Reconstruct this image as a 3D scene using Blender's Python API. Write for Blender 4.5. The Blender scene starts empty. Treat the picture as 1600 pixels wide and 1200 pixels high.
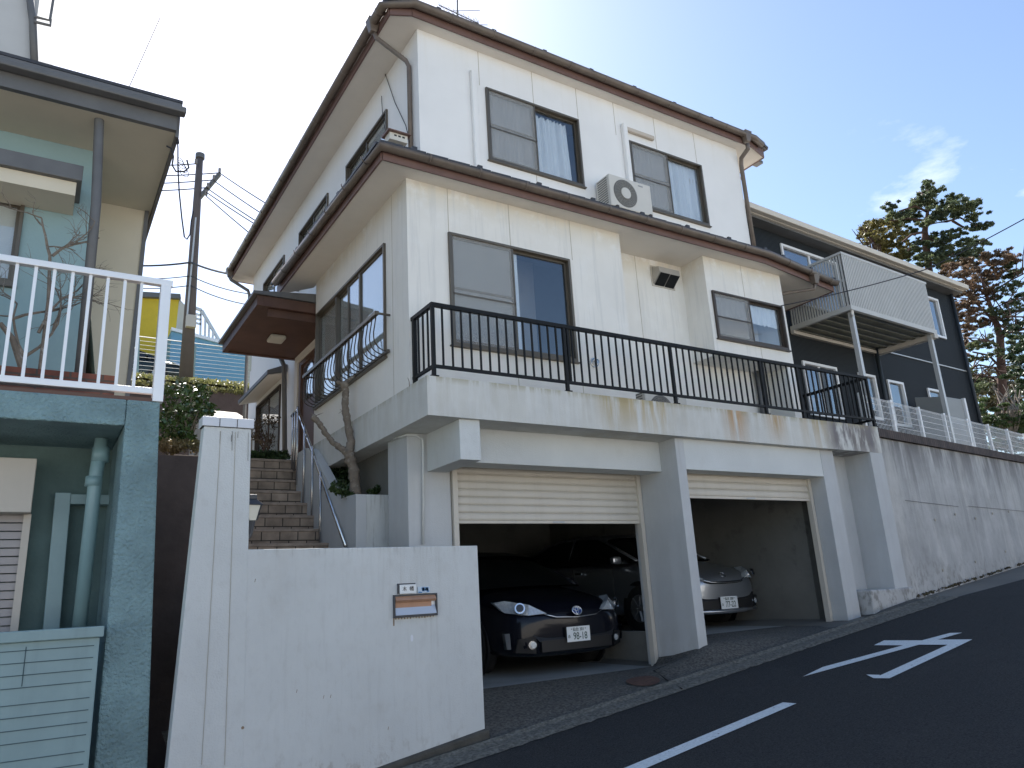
import bpy, bmesh, math, random
from mathutils import Vector, Matrix
random.seed(7)
SC = bpy.context.scene
COL = SC.collection
# ------------------------------------------------------------------ camera
F = 1168.0
RX = Vector((0.84785, -0.52728, -0.05585))      # camera right
RY = Vector((0.09794, 0.25925, -0.96083))       # camera down
RZ = Vector((0.52111, 0.80918, 0.27144))        # camera forward
cd = bpy.data.cameras.new("camera"); cam = bpy.data.objects.new("camera", cd); COL.objects.link(cam)
m = Matrix.Identity(4)
for i in range(3):
    m[i][0] = RX[i]; m[i][1] = -RY[i]; m[i][2] = -RZ[i]
cam.matrix_world = m
cd.sensor_width = 36; cd.lens = 36*F/1600; cd.clip_start = 0.05; cd.clip_end = 3000
SC.camera = cam
SC.render.resolution_x = 1024; SC.render.resolution_y = 768
# ------------------------------------------------------------------ sky, sun, exposure
SUN_EL = 47.0; SUN_AZ = 9.0                       # azimuth from +Y towards +X
w = bpy.data.worlds.new("World"); SC.world = w; w.use_nodes = True
nt = w.node_tree; bg = nt.nodes['Background']
sky = nt.nodes.new('ShaderNodeTexSky'); sky.sky_type = 'NISHITA'; sky.sun_disc = False
sky.sun_elevation = math.radians(SUN_EL); sky.sun_rotation = math.radians(SUN_AZ)
sky.air_density = 1.0; sky.dust_density = 0.7; sky.ozone_density = 1.6
tc = nt.nodes.new('ShaderNodeTexCoord'); mp = nt.nodes.new('ShaderNodeMapping')
mp.inputs['Scale'].default_value = (1, 1, 2.6)
cn = nt.nodes.new('ShaderNodeTexNoise'); cn.inputs['Scale'].default_value = 3.1; cn.inputs['Detail'].default_value = 9; cn.inputs['Roughness'].default_value = 0.62
cr = nt.nodes.new('ShaderNodeValToRGB'); cr.color_ramp.elements[0].position = 0.55; cr.color_ramp.elements[1].position = 0.74
sx = nt.nodes.new('ShaderNodeSeparateXYZ')
lm = nt.nodes.new('ShaderNodeMapRange'); lm.inputs[1].default_value = 0.30; lm.inputs[2].default_value = 0.55; lm.inputs[3].default_value = 1; lm.inputs[4].default_value = 0
mu = nt.nodes.new('ShaderNodeMath'); mu.operation = 'MULTIPLY'
mx = nt.nodes.new('ShaderNodeMixRGB'); mx.inputs[2].default_value = (9.5, 9.3, 9.2, 1)
L = nt.links.new
L(tc.outputs['Generated'], mp.inputs[0]); L(mp.outputs[0], cn.inputs['Vector']); L(cn.outputs['Fac'], cr.inputs[0])
L(tc.outputs['Generated'], sx.inputs[0]); L(sx.outputs[2], lm.inputs[0])
L(cr.outputs[0], mu.inputs[0]); L(lm.outputs[0], mu.inputs[1]); L(mu.outputs[0], mx.inputs[0]); L(sky.outputs[0], mx.inputs[1]); L(mx.outputs[0], bg.inputs[0])
bg.inputs[1].default_value = 0.10
sd = bpy.data.lights.new("sun", 'SUN'); sd.energy = 5.0; sd.angle = math.radians(0.5); sd.color = (1, 0.95, 0.88)
so = bpy.data.objects.new("sun", sd); COL.objects.link(so)
e, a = math.radians(SUN_EL), math.radians(SUN_AZ)
sdir = Vector((math.sin(a)*math.cos(e), math.cos(a)*math.cos(e), math.sin(e)))
so.rotation_euler = sdir.to_track_quat('Z', 'Y').to_euler(); so.location = (0, 0, 30)
SC.view_settings.view_transform = 'Standard'; SC.view_settings.look = 'None'; SC.view_settings.gamma = 1
SC.view_settings.exposure = 1.25
SC.render.engine = 'CYCLES'
SC.cycles.max_bounces = 8; SC.cycles.diffuse_bounces = 5; SC.cycles.transparent_max_bounces = 12

# ------------------------------------------------------------------ survey helper: photo ray -> point on a plane of the place
def ray(px, py):
    c = (px-800, py-600, F)
    return Vector([RX[i]*c[0]+RY[i]*c[1]+RZ[i]*c[2] for i in range(3)])
def P(px, py, X=None, Y=None, Z=None):
    d = ray(px, py)
    t = X/d.x if X is not None else (Y/d.y if Y is not None else Z/d.z)
    return d*t
def PP(px, py, p0, n):
    d = ray(px, py); return d*(Vector(p0).dot(Vector(n))/d.dot(Vector(n)))

# ------------------------------------------------------------------ materials
MATS = {}
def M(name, col, rough=0.7, metal=0.0, var=0.08, vscale=3.0, bump=0.0, bscale=60.0, streak=0.0, streak_col=(0.25, 0.24, 0.22), coat=0.0, spec=0.5, streak_z=None, blotch=0.0, blotch_col=(0.1, 0.1, 0.09), bls=2.2):
    if name in MATS: return MATS[name]
    m = bpy.data.materials.new(name); m.use_nodes = True; MATS[name] = m
    nt = m.node_tree; N = nt.nodes; L = nt.links.new; b = N['Principled BSDF']
    b.inputs['Roughness'].default_value = rough; b.inputs['Metallic'].default_value = metal
    b.inputs['Specular IOR Level'].default_value = spec
    if coat: b.inputs['Coat Weight'].default_value = coat; b.inputs['Coat Roughness'].default_value = 0.03
    g = N.new('ShaderNodeNewGeometry')
    n = N.new('ShaderNodeTexNoise'); n.inputs['Scale'].default_value = vscale; n.inputs['Detail'].default_value = 6; n.inputs['Roughness'].default_value = 0.6
    L(g.outputs['Position'], n.inputs['Vector'])
    mr = N.new('ShaderNodeMapRange'); mr.inputs[1].default_value = 0.3; mr.inputs[2].default_value = 0.7
    mr.inputs[3].default_value = 1-var; mr.inputs[4].default_value = 1+var*0.6
    L(n.outputs['Fac'], mr.inputs[0])
    vm = N.new('ShaderNodeVectorMath'); vm.operation = 'SCALE'; vm.inputs[0].default_value = col
    L(mr.outputs[0], vm.inputs['Scale']); out = vm.outputs[0]
    if streak:
        mpn = N.new('ShaderNodeMapping'); mpn.inputs['Scale'].default_value = (5.5, 5.5, 0.35)
        L(g.outputs['Position'], mpn.inputs[0])
        n2 = N.new('ShaderNodeTexNoise'); n2.inputs['Scale'].default_value = 1.3; n2.inputs['Detail'].default_value = 5; n2.inputs['Roughness'].default_value = 0.65
        L(mpn.outputs[0], n2.inputs['Vector'])
        r2 = N.new('ShaderNodeMapRange'); r2.inputs[1].default_value = 0.5; r2.inputs[2].default_value = 0.78; r2.inputs[3].default_value = 0; r2.inputs[4].default_value = streak
        L(n2.outputs['Fac'], r2.inputs[0]); fac = r2.outputs[0]
        if streak_z:   # streaks run down from a height and die out below it
            sp = N.new('ShaderNodeSeparateXYZ'); L(g.outputs['Position'], sp.inputs[0])
            r3 = N.new('ShaderNodeMapRange'); r3.inputs[1].default_value = streak_z[0]; r3.inputs[2].default_value = streak_z[1]; r3.inputs[3].default_value = 0.12; r3.inputs[4].default_value = 1.0
            L(sp.outputs[2], r3.inputs[0]); q = N.new('ShaderNodeMath'); q.operation = 'MULTIPLY'; L(fac, q.inputs[0]); L(r3.outputs[0], q.inputs[1]); fac = q.outputs[0]
        mxx = N.new('ShaderNodeMixRGB'); mxx.inputs[2].default_value = (*streak_col, 1)
        L(fac, mxx.inputs[0]); L(out, mxx.inputs[1]); out = mxx.outputs[0]
    if blotch:
        n4 = N.new('ShaderNodeTexNoise'); n4.inputs['Scale'].default_value = bls; n4.inputs['Detail'].default_value = 8; n4.inputs['Roughness'].default_value = 0.7
        L(g.outputs['Position'], n4.inputs['Vector'])
        r4 = N.new('ShaderNodeMapRange'); r4.inputs[1].default_value = 0.56; r4.inputs[2].default_value = 0.72; r4.inputs[3].default_value = 0; r4.inputs[4].default_value = blotch
        L(n4.outputs['Fac'], r4.inputs[0]); mxx = N.new('ShaderNodeMixRGB'); mxx.inputs[2].default_value = (*blotch_col, 1)
        L(r4.outputs[0], mxx.inputs[0]); L(out, mxx.inputs[1]); out = mxx.outputs[0]
    L(out, b.inputs['Base Color'])
    if bump:
        n3 = N.new('ShaderNodeTexNoise'); n3.inputs['Scale'].default_value = bscale; n3.inputs['Detail'].default_value = 4
        L(g.outputs['Position'], n3.inputs['Vector'])
        bp = N.new('ShaderNodeBump'); bp.inputs['Strength'].default_value = bump; bp.inputs['Distance'].default_value = 0.01
        L(n3.outputs['Fac'], bp.inputs['Height']); L(bp.outputs[0], b.inputs['Normal'])
    return m
def glass_mat(name, tint=(0.75, 0.8, 0.82), ior=1.55, base=0.04):
    if name in MATS: return MATS[name]
    m = bpy.data.materials.new(name); m.use_nodes = True; MATS[name] = m
    nt = m.node_tree; N = nt.nodes; N.clear(); L = nt.links.new
    o = N.new('ShaderNodeOutputMaterial'); mi = N.new('ShaderNodeMixShader'); t = N.new('ShaderNodeBsdfTransparent'); g = N.new('ShaderNodeBsdfGlossy')
    t.inputs[0].default_value = (*tint, 1); g.inputs['Roughness'].default_value = 0.015
    f = N.new('ShaderNodeFresnel')
    ge = N.new('ShaderNodeNewGeometry'); bfm = N.new('ShaderNodeMapRange'); bfm.inputs[3].default_value = ior; bfm.inputs[4].default_value = 1/ior; L(ge.outputs['Backfacing'], bfm.inputs[0]); L(bfm.outputs[0], f.inputs[0]); n = N.new('ShaderNodeTexNoise'); n.inputs['Scale'].default_value = 1.6
    L(ge.outputs['Position'], n.inputs['Vector']); bp = N.new('ShaderNodeBump'); bp.inputs['Strength'].default_value = 0.03; bp.inputs['Distance'].default_value = 0.02
    L(n.outputs['Fac'], bp.inputs['Height']); L(bp.outputs[0], g.inputs['Normal'])
    a = N.new('ShaderNodeMath'); a.operation = 'MULTIPLY_ADD'; a.inputs[1].default_value = 1.5; a.inputs[2].default_value = base; a.use_clamp = True
    L(f.outputs[0], a.inputs[0]); L(a.outputs[0], mi.inputs[0]); L(t.outputs[0], mi.inputs[1]); L(g.outputs[0], mi.inputs[2]); L(mi.outputs[0], o.inputs[0])
    return m
def leaf_mat(name, c1, c2, trans=0.3):
    if name in MATS: return MATS[name]
    m = bpy.data.materials.new(name); m.use_nodes = True; MATS[name] = m
    nt = m.node_tree; N = nt.nodes; L = nt.links.new; b = N['Principled BSDF']; b.inputs['Roughness'].default_value = 0.45
    g = N.new('ShaderNodeNewGeometry'); n = N.new('ShaderNodeTexNoise'); n.inputs['Scale'].default_value = 2.2; n.inputs['Detail'].default_value = 4
    L(g.outputs['Position'], n.inputs['Vector']); r = N.new('ShaderNodeValToRGB')
    r.color_ramp.elements[0].position = 0.35; r.color_ramp.elements[0].color = (*c1, 1); r.color_ramp.elements[1].position = 0.65; r.color_ramp.elements[1].color = (*c2, 1)
    L(n.outputs['Fac'], r.inputs[0]); L(r.outputs[0], b.inputs['Base Color'])
    t = N.new('ShaderNodeBsdfTranslucent'); L(r.outputs[0], t.inputs[0]); mi = N.new('ShaderNodeMixShader'); mi.inputs[0].default_value = trans
    L(b.outputs[0], mi.inputs[1]); L(t.outputs[0], mi.inputs[2]); L(mi.outputs[0], N['Material Output'].inputs[0])
    return m
def brick_mat(name, c1, c2, mortar, sx, sz, axis='XZ', mort=0.012, rough=0.8, dirt=0.5):
    if name in MATS: return MATS[name]
    m = bpy.data.materials.new(name); m.use_nodes = True; MATS[name] = m
    nt = m.node_tree; N = nt.nodes; L = nt.links.new; b = N['Principled BSDF']; b.inputs['Roughness'].default_value = rough
    g = N.new('ShaderNodeNewGeometry'); s = N.new('ShaderNodeSeparateXYZ'); c = N.new('ShaderNodeCombineXYZ'); L(g.outputs['Position'], s.inputs[0])
    L(s.outputs['XYZ'.index(axis[0])], c.inputs[0]); L(s.outputs['XYZ'.index(axis[1])], c.inputs[1])
    k = N.new('ShaderNodeTexBrick'); k.inputs['Scale'].default_value = 1; k.inputs['Brick Width'].default_value = sx; k.inputs['Row Height'].default_value = sz
    k.inputs['Mortar Size'].default_value = mort; k.inputs['Color1'].default_value = (*c1, 1); k.inputs['Color2'].default_value = (*c2, 1); k.inputs['Mortar'].default_value = (*mortar, 1)
    L(c.outputs[0], k.inputs['Vector'])
    n = N.new('ShaderNodeTexNoise'); n.inputs['Scale'].default_value = 6; n.inputs['Detail'].default_value = 6; L(g.outputs['Position'], n.inputs['Vector'])
    r = N.new('ShaderNodeMapRange'); r.inputs[1].default_value = 0.3; r.inputs[2].default_value = 0.7; r.inputs[3].default_value = 1-dirt; r.inputs[4].default_value = 1.1; L(n.outputs['Fac'], r.inputs[0])
    v = N.new('ShaderNodeVectorMath'); v.operation = 'SCALE'; L(k.outputs['Color'], v.inputs[0]); L(r.outputs[0], v.inputs['Scale']); L(v.outputs[0], b.inputs['Base Color'])
    bp = N.new('ShaderNodeBump'); bp.inputs['Strength'].default_value = 0.5; bp.inputs['Distance'].default_value = 0.01; bp.invert = True
    L(k.outputs['Fac'], bp.inputs['Height']); L(bp.outputs[0], b.inputs['Normal'])
    return m

WHITE = M('white_render', (0.78, 0.765, 0.725), 0.85, var=0.06, vscale=1.3, bump=0.12, bscale=140, streak=0.08, streak_col=(0.60, 0.52, 0.38), streak_z=(3.5, 4.5))  # cream streaks near the eaves: painted soffit bounce mixed with dirt
WHITE_UP = M('white_render_upper', (0.80, 0.79, 0.77), 0.85, var=0.05, vscale=1.1, bump=0.1, bscale=140, streak=0.2, streak_col=(0.60, 0.54, 0.42), streak_z=(6.2, 7.0))  # warm tint towards the wall top paints in bounced light, with some dirt
GARDEN = M('garden_wall_render', (0.585, 0.605, 0.595), 0.9, var=0.09, vscale=1.0, bump=0.25, bscale=90, streak=0.03, streak_col=(0.42, 0.40, 0.36), blotch=0.14, blotch_col=(0.4, 0.37, 0.32))
SLABM = M('stained_slab_render', (0.60, 0.60, 0.57), 0.9, var=0.1, vscale=2.5, bump=0.3, bscale=70, streak=0.55, streak_col=(0.34, 0.29, 0.2), streak_z=(1.7, 2.07))
SOFFIT = M('soffit_board', (0.74, 0.69, 0.62), 0.9, var=0.08, vscale=1.2)
JOINT = M('joint_line', (0.42, 0.38, 0.31), 0.9)
BROWN = M('gutter_brown', (0.15, 0.118, 0.095), 0.42, var=0.25, vscale=5, streak=0.3, streak_col=(0.16, 0.15, 0.10))
REDBR = M('fascia_red_brown', (0.165, 0.095, 0.078), 0.55, var=0.2, vscale=3)
TILE = M('roof_tile_dark', (0.045, 0.045, 0.05), 0.5, var=0.3, vscale=8)
BRONZE = M('bronze_aluminium', (0.135, 0.115, 0.09), 0.4, metal=0.5, var=0.1)
BRONZE_D = M('dark_bronze', (0.07, 0.055, 0.045), 0.45, metal=0.4, var=0.15)
GLASS = glass_mat('window_glass', (0.93, 0.95, 0.96))
SCREEN = M('insect_screen', (0.42, 0.42, 0.41), 0.9, var=.03)
_n = SCREEN.node_tree; _t = _n.nodes.new('ShaderNodeBsdfTransparent'); _m = _n.nodes.new('ShaderNodeMixShader'); _m.inputs[0].default_value = 0.34
_n.links.new(_t.outputs[0], _m.inputs[1]); _n.links.new(_n.nodes['Principled BSDF'].outputs[0], _m.inputs[2]); _n.links.new(_m.outputs[0], _n.nodes['Material Output'].inputs[0])
CURT = M('lace_curtain', (0.82, 0.84, 0.86), 0.9, var=0.05)
CURT_G = M('grey_blind', (0.66, 0.67, 0.64), 0.9, var=0.06)
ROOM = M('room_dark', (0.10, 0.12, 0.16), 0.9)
ROOMW = M('room_wall', (0.34, 0.33, 0.33), 0.9)
BLACK = M('black_railing_paint', (0.008, 0.009, 0.010), 0.55, spec=.22, var=0.2, vscale=10)
SHUT = M('cream_shutter', (0.57, 0.53, 0.46), 0.5, var=0.06, vscale=1.5, streak=0.15, streak_col=(0.3, 0.25, 0.18))
WING_W = M('wing_wall_render', (0.50, 0.515, 0.52), 0.9, var=0.08, vscale=1.5, bump=0.2, bscale=80, streak=0.15)  # grey render, a little darker than the garden wall
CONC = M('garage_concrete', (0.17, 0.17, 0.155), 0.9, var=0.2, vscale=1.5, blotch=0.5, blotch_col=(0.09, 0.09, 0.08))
CONC_R = M('retaining_concrete', (0.46, 0.46, 0.45), 0.92, var=0.2, vscale=1.6, bump=0.3, bscale=40, streak=0.8, streak_col=(0.13, 0.125, 0.125), streak_z=(0.2, 1.9), blotch=0.22, blotch_col=(0.2, 0.2, 0.19))
STEEL = M('stainless', (0.6, 0.6, 0.6), 0.22, metal=1.0, var=0.05)
ALU = M('white_aluminium', (0.84, 0.84, 0.84), 0.35, metal=0.2, var=0.04)
ALU2 = M('galvanised_post', (0.55, 0.55, 0.54), 0.4, metal=0.3, var=0.08)
TEAL = M('teal_render', (0.225, 0.345, 0.365), 0.85, var=0.28, vscale=2.2, bump=1.0, bscale=42, streak=.22, streak_col=(.15, .21, .21))
[setattr(n.inputs['Distance'], 'default_value', .035) for n in TEAL.node_tree.nodes if n.bl_idname == 'ShaderNodeBump']
TEAL_U = M('teal_wall_upper', (0.26, 0.38, 0.40), 0.8, var=0.08, vscale=2, bump=0.3, bscale=40)
TEAL_P = M('teal_painted_metal', (0.23, 0.34, 0.355), 0.5, var=0.08, vscale=3, streak=.4, streak_col=(.15, .22, .22), blotch=.2, blotch_col=(.30, .38, .38), bls=12)
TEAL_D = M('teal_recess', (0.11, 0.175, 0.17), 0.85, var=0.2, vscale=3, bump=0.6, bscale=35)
BEIGE = M('beige_soffit', (0.62, 0.56, 0.44), 0.85, var=0.08, vscale=1.2)
CREAM = M('cream_metal', (0.52, 0.48, 0.42), 0.5, var=0.05)
GREYBR = M('grey_brown_metal', (0.125, 0.125, 0.125), 0.5, var=0.15, vscale=4)
NAVY = M('dark_navy_siding', (0.026, 0.034, 0.042), 0.6, var=0.12, vscale=2)
CREAMF = M('cream_fascia', (0.62, 0.57, 0.49), 0.6, var=0.06)
WFR = M('white_window_frame', (0.78, 0.78, 0.78), 0.4, var=0.03)
BALC = M('balcony_panel', (0.50, 0.50, 0.48), 0.55, var=0.06, vscale=3)
DECK = M('balcony_deck_underside', (0.20, 0.20, 0.16), 0.6, metal=0.2, var=0.25)
ASPH = M('asphalt', (0.034, 0.035, 0.0355), 0.93, var=0.75, vscale=75, bump=1.0, bscale=120, blotch=.45, blotch_col=(.050, .050, .050), bls=.7, spec=.3)
APR = M('apron_concrete', (0.105, 0.10, 0.088), 0.92, var=0.75, vscale=38, bump=1.0, bscale=130, blotch=0.85, blotch_col=(0.03, 0.028, 0.024), bls=1.1)
PAINTW = M('road_paint', (0.66, 0.70, 0.70), 0.75, var=0.18, vscale=45)
PLINTH = M('mossy_plinth', (0.075, 0.07, 0.058), 0.95, var=0.35, vscale=8, bump=0.7, bscale=50)
SOIL = M('soil', (0.06, 0.042, 0.03), 0.95, var=0.4, vscale=10, bump=0.8, bscale=30)
DBLOCK = M('dark_block_wall', (0.062, 0.046, 0.042), 0.9, var=0.25, vscale=4, bump=0.4, bscale=25)
BARK = M('bark', (0.20, 0.165, 0.13), 0.95, var=0.35, vscale=14, bump=0.8, bscale=50, blotch=0.75, blotch_col=(0.46, 0.44, 0.40), bls=16)
BARKD = M('pine_bark', (0.10, 0.06, 0.048), 0.95, var=0.35, vscale=10)
POLEM = M('pole_brown', (0.12, 0.095, 0.085), 0.7, var=0.15, vscale=2)
WIRE = M('wire_black', (0.02, 0.02, 0.025), 0.6)
TILES = brick_mat('stair_tile', (0.38, 0.30, 0.23), (0.32, 0.25, 0.19), (0.055, 0.045, 0.035), 0.21, 0.19, 'XZ', 0.006)
TILET = M('stair_nosing', (0.31, 0.25, 0.20), 0.8, var=0.3, vscale=12)
BRICKC = brick_mat('coping_brick', (0.075, 0.055, 0.05), (0.10, 0.07, 0.06), (0.03, 0.028, 0.028), 0.07, 0.3, 'XZ', 0.008)
TERRA = brick_mat('terracotta_brick', (0.22, 0.075, 0.05), (0.26, 0.10, 0.065), (0.12, 0.09, 0.075), 0.22, 0.09, 'XZ', 0.008)
WOODC = M('canopy_wood', (0.105, 0.052, 0.036), 0.6, var=0.25, vscale=3, streak=0.0)
DOORM = M('door_brown', (0.13, 0.075, 0.055), 0.5, var=0.15)
LEAF = leaf_mat('leaf_green', (0.03, 0.06, 0.02), (0.10, 0.14, 0.045), 0.35)
LEAFP = leaf_mat('pine_needles', (0.06, 0.085, 0.055), (0.16, 0.19, 0.09), 0.45)
LEAFY = leaf_mat('olive_leaves', (0.11, 0.11, 0.04), (0.24, 0.20, 0.07), 0.4)
LEAFR = leaf_mat('rusty_needles', (0.12, 0.09, 0.055), (0.24, 0.155, 0.10), 0.4)
LEAFD = leaf_mat('dark_ivy', (0.02, 0.04, 0.016), (0.06, 0.10, 0.035), 0.15)
GRASSM = leaf_mat('dry_grass', (0.12, 0.13, 0.04), (0.26, 0.24, 0.10), 0.4)

_n = PAINTW.node_tree; _b = _n.nodes['Principled BSDF']; _s = _b.inputs['Base Color'].links[0].from_socket
_g = _n.nodes.new('ShaderNodeNewGeometry'); _q = _n.nodes.new('ShaderNodeTexNoise'); _q.inputs['Scale'].default_value = 26; _q.inputs['Detail'].default_value = 8; _q.inputs['Roughness'].default_value = .75
_r = _n.nodes.new('ShaderNodeMapRange'); _r.inputs[1].default_value = .60; _r.inputs[2].default_value = .66; _m = _n.nodes.new('ShaderNodeMixRGB'); _m.inputs[2].default_value = (.06, .06, .06, 1)
_n.links.new(_g.outputs['Position'], _q.inputs['Vector']); _n.links.new(_q.outputs['Fac'], _r.inputs[0]); _n.links.new(_r.outputs[0], _m.inputs[0]); _n.links.new(_s, _m.inputs[1]); _n.links.new(_m.outputs[0], _b.inputs['Base Color'])
def stain(nt, g, src, col, x0, x1, z0, z1, thr, sx_, sz_, amt):  # paints stains; on WHITE also the warm bounce light under the eaves
    N = nt.nodes; L = nt.links.new
    sp = N.new('ShaderNodeSeparateXYZ'); L(g.outputs['Position'], sp.inputs[0])
    def ramp(sock, a, b_, lo, hi):
        r = N.new('ShaderNodeMapRange'); r.inputs[1].default_value = a; r.inputs[2].default_value = b_; r.inputs[3].default_value = lo; r.inputs[4].default_value = hi; L(sock, r.inputs[0]); return r.outputs[0]
    def mul(a, b_):
        q = N.new('ShaderNodeMath'); q.operation = 'MULTIPLY'; L(a, q.inputs[0])
        L(b_, q.inputs[1]) if not isinstance(b_, float) else setattr(q.inputs[1], 'default_value', b_); return q.outputs[0]
    mpn = N.new('ShaderNodeMapping'); mpn.inputs['Scale'].default_value = (sx_, sx_, sz_); L(g.outputs['Position'], mpn.inputs[0])
    n = N.new('ShaderNodeTexNoise'); n.inputs['Scale'].default_value = 1; n.inputs['Detail'].default_value = 7; n.inputs['Roughness'].default_value = .65; L(mpn.outputs[0], n.inputs['Vector'])
    f = mul(ramp(n.outputs['Fac'], thr, thr+.12, 0, 1), ramp(sp.outputs[0], x0-.15, x0+.1, 0, 1)); f = mul(f, ramp(sp.outputs[0], x1-.1, x1+.15, 1, 0)); f = mul(f, ramp(sp.outputs[2], z0, z1, .15, 1)); f = mul(f, float(amt))
    mx_ = N.new('ShaderNodeMixRGB'); mx_.inputs[2].default_value = (*col, 1); L(f, mx_.inputs[0]); L(src, mx_.inputs[1]); return mx_.outputs[0]
def stained_or_lit(mat, lst):
    nt = mat.node_tree; b = nt.nodes['Principled BSDF']; src = b.inputs['Base Color'].links[0].from_socket; g = [n for n in nt.nodes if n.bl_idname == 'ShaderNodeNewGeometry'][0]
    for a in lst: src = stain(nt, g, src, *a)
    nt.links.new(src, b.inputs['Base Color'])
stained_or_lit(GARDEN, [((.22, .21, .18), 1.55, 3.25, .38, .46, .52, 24, 2.0, .5), ((.44, .42, .38), -2, 3.6, -.6, .45, .58, 2.2, .9, .25), ((.30, .27, .22), 2.55, 3.05, -.5, -.12, .5, 12, .5, .2), ((.25, .22, .18), -2, 4, -1.0, -1.2, .52, 14, 8, .5)])
stained_or_lit(CONC_R, [((.10, .095, .095), 10, 40, 1.3, 1.9, .40, 3.2, .5, .75), ((.17, .165, .16), 10, 40, .2, 1.7, .54, 3, .22, .28), ((.62, .61, .57), 10, 40, -1, -.2, .50, 2.5, .4, .35), ((.12, .11, .09), 9, 40, .25, -.3, .48, 10, 6, .6)])
stained_or_lit(WHITE, [((.58, .50, .36), 3, 9.4, 4.15, 4.48, .36, 3, 3, .5), ((.55, .55, .53), 3, 9.4, 2.5, 2.6, .52, 14, .8, .35)])  # first entry paints warm bounce light under the eaves, second is grey dirt
stained_or_lit(WING_W, [((.36, .35, .32), 3, 11, -.4, -.9, .42, 8, 3, .5), ((.38, .38, .37), 3, 11, 1.0, 1.6, .5, 9, .5, .35)])
stained_or_lit(CONC, [((.05, .05, .048), 8.9, 9.2, -.2, .4, .56, 3.5, 3.5, .45)])
# ------------------------------------------------------------------ mesh builder
class MB:
    def __init__(s): s.v = []; s.f = []; s.mi = []; s.k = 0
    def add(s, vs, fs):
        o = len(s.v); s.v += [tuple(v) for v in vs]; s.f += [tuple(i+o for i in f) for f in fs]; s.mi += [s.k]*len(fs); return s
    def box(s, x0, x1, y0, y1, z0, z1):
        if x0 > x1: x0, x1 = x1, x0
        if y0 > y1: y0, y1 = y1, y0
        if z0 > z1: z0, z1 = z1, z0
        return s.add([(x0,y0,z0),(x1,y0,z0),(x1,y1,z0),(x0,y1,z0),(x0,y0,z1),(x1,y0,z1),(x1,y1,z1),(x0,y1,z1)],
                     [(0,3,2,1),(4,5,6,7),(0,1,5,4),(1,2,6,5),(2,3,7,6),(3,0,4,7)])
    def hexa(s, b, t):   # 4 bottom, 4 top points, CCW from above
        return s.add(list(b)+list(t), [(0,3,2,1),(4,5,6,7),(0,1,5,4),(1,2,6,5),(2,3,7,6),(3,0,4,7)])
    def prism(s, pts, off):   # polygon extruded by vector
        n = len(pts); off = Vector(off); a = [Vector(p) for p in pts]; b = [p+off for p in a]
        return s.add(a+b, [tuple(range(n))[::-1], tuple(range(n, 2*n))]+[(i, (i+1) % n, (i+1) % n+n, i+n) for i in range(n)])
    def quad(s, a, b, c, d): return s.add([a, b, c, d], [(0,1,2,3)])
    def tube(s, pts, r, n=8, cap=True):
        pts = [Vector(p) for p in pts]; rs = r if isinstance(r, (list, tuple)) else [r]*len(pts); o = len(s.v); up = Vector((0, 0, 1)); prev = None
        for i, p in enumerate(pts):
            d = (pts[min(i+1, len(pts)-1)]-pts[max(i-1, 0)]).normalized()
            if prev is None: a = d.cross(up if abs(d.z) < 0.95 else Vector((1, 0, 0))).normalized()
            else: a = (prev-d*prev.dot(d)).normalized()
            prev = a; b = d.cross(a)
            for k in range(n):
                t = 2*math.pi*k/n; s.v.append(tuple(p+(a*math.cos(t)+b*math.sin(t))*rs[i]))
        fs = []
        for i in range(len(pts)-1):
            for k in range(n):
                fs.append((o+i*n+k, o+i*n+(k+1) % n, o+(i+1)*n+(k+1) % n, o+(i+1)*n+k))
        if cap: fs += [tuple(o+k for k in range(n))[::-1], tuple(o+(len(pts)-1)*n+k for k in range(n))]
        s.f += fs; s.mi += [s.k]*len(fs); return s
    def bar(s, a, b, wx, wz=None):   # rectangular bar between two points
        a = Vector(a); b = Vector(b); d = (b-a).normalized(); wz = wz or wx
        u = d.cross(Vector((0, 0, 1)))
        u = Vector((1, 0, 0)) if u.length < 1e-3 else u.normalized()
        v = u.cross(d); u = u*wx/2; v = v*wz/2
        return s.add([a-u-v, a+u-v, a+u+v, a-u+v, b-u-v, b+u-v, b+u+v, b-u+v], [(0,3,2,1),(4,5,6,7),(0,1,5,4),(1,2,6,5),(2,3,7,6),(3,0,4,7)])
    def disc(s, c, n, r, depth, seg=20, r2=None):   # short cylinder along n
        c = Vector(c); n = Vector(n).normalized(); return s.tube([c, c+n*depth], [r, r if r2 is None else r2], seg)
    def ring(s, c, n, r, rr, seg=28, sx=1.0):
        c = Vector(c); n = Vector(n).normalized(); a = n.cross(Vector((0, 0, 1))); a = Vector((1, 0, 0)) if a.length < 1e-3 else a.normalized(); b = a.cross(n)
        pts = [c+a*math.cos(2*math.pi*i/seg)*r*sx+b*math.sin(2*math.pi*i/seg)*r for i in range(seg+1)]
        return s.tube(pts, rr, 6, False)
    def build(s, name, mats, parent=None, smooth=False, bevel=0.0, label=None):
        me = bpy.data.meshes.new(name); off = Vector(parent_world(parent)) if parent else Vector((0, 0, 0))
        me.from_pydata([tuple(Vector(v)-off) for v in s.v], [], s.f)
        mats = mats if isinstance(mats, (list, tuple)) else [mats]
        for mm in mats: me.materials.append(mm)
        for p, k in zip(me.polygons, s.mi): p.material_index = min(k, len(mats)-1); p.use_smooth = smooth
        bm = bmesh.new(); bm.from_mesh(me); bmesh.ops.recalc_face_normals(bm, faces=bm.faces); bm.to_mesh(me); bm.free()
        o = bpy.data.objects.new(name, me); COL.objects.link(o)
        if parent: o.parent = parent
        if bevel:
            bv = o.modifiers.new('bevel', 'BEVEL'); bv.width = bevel; bv.segments = 2; bv.limit_method = 'ANGLE'
        if label: o['label'] = label
        return o
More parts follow.
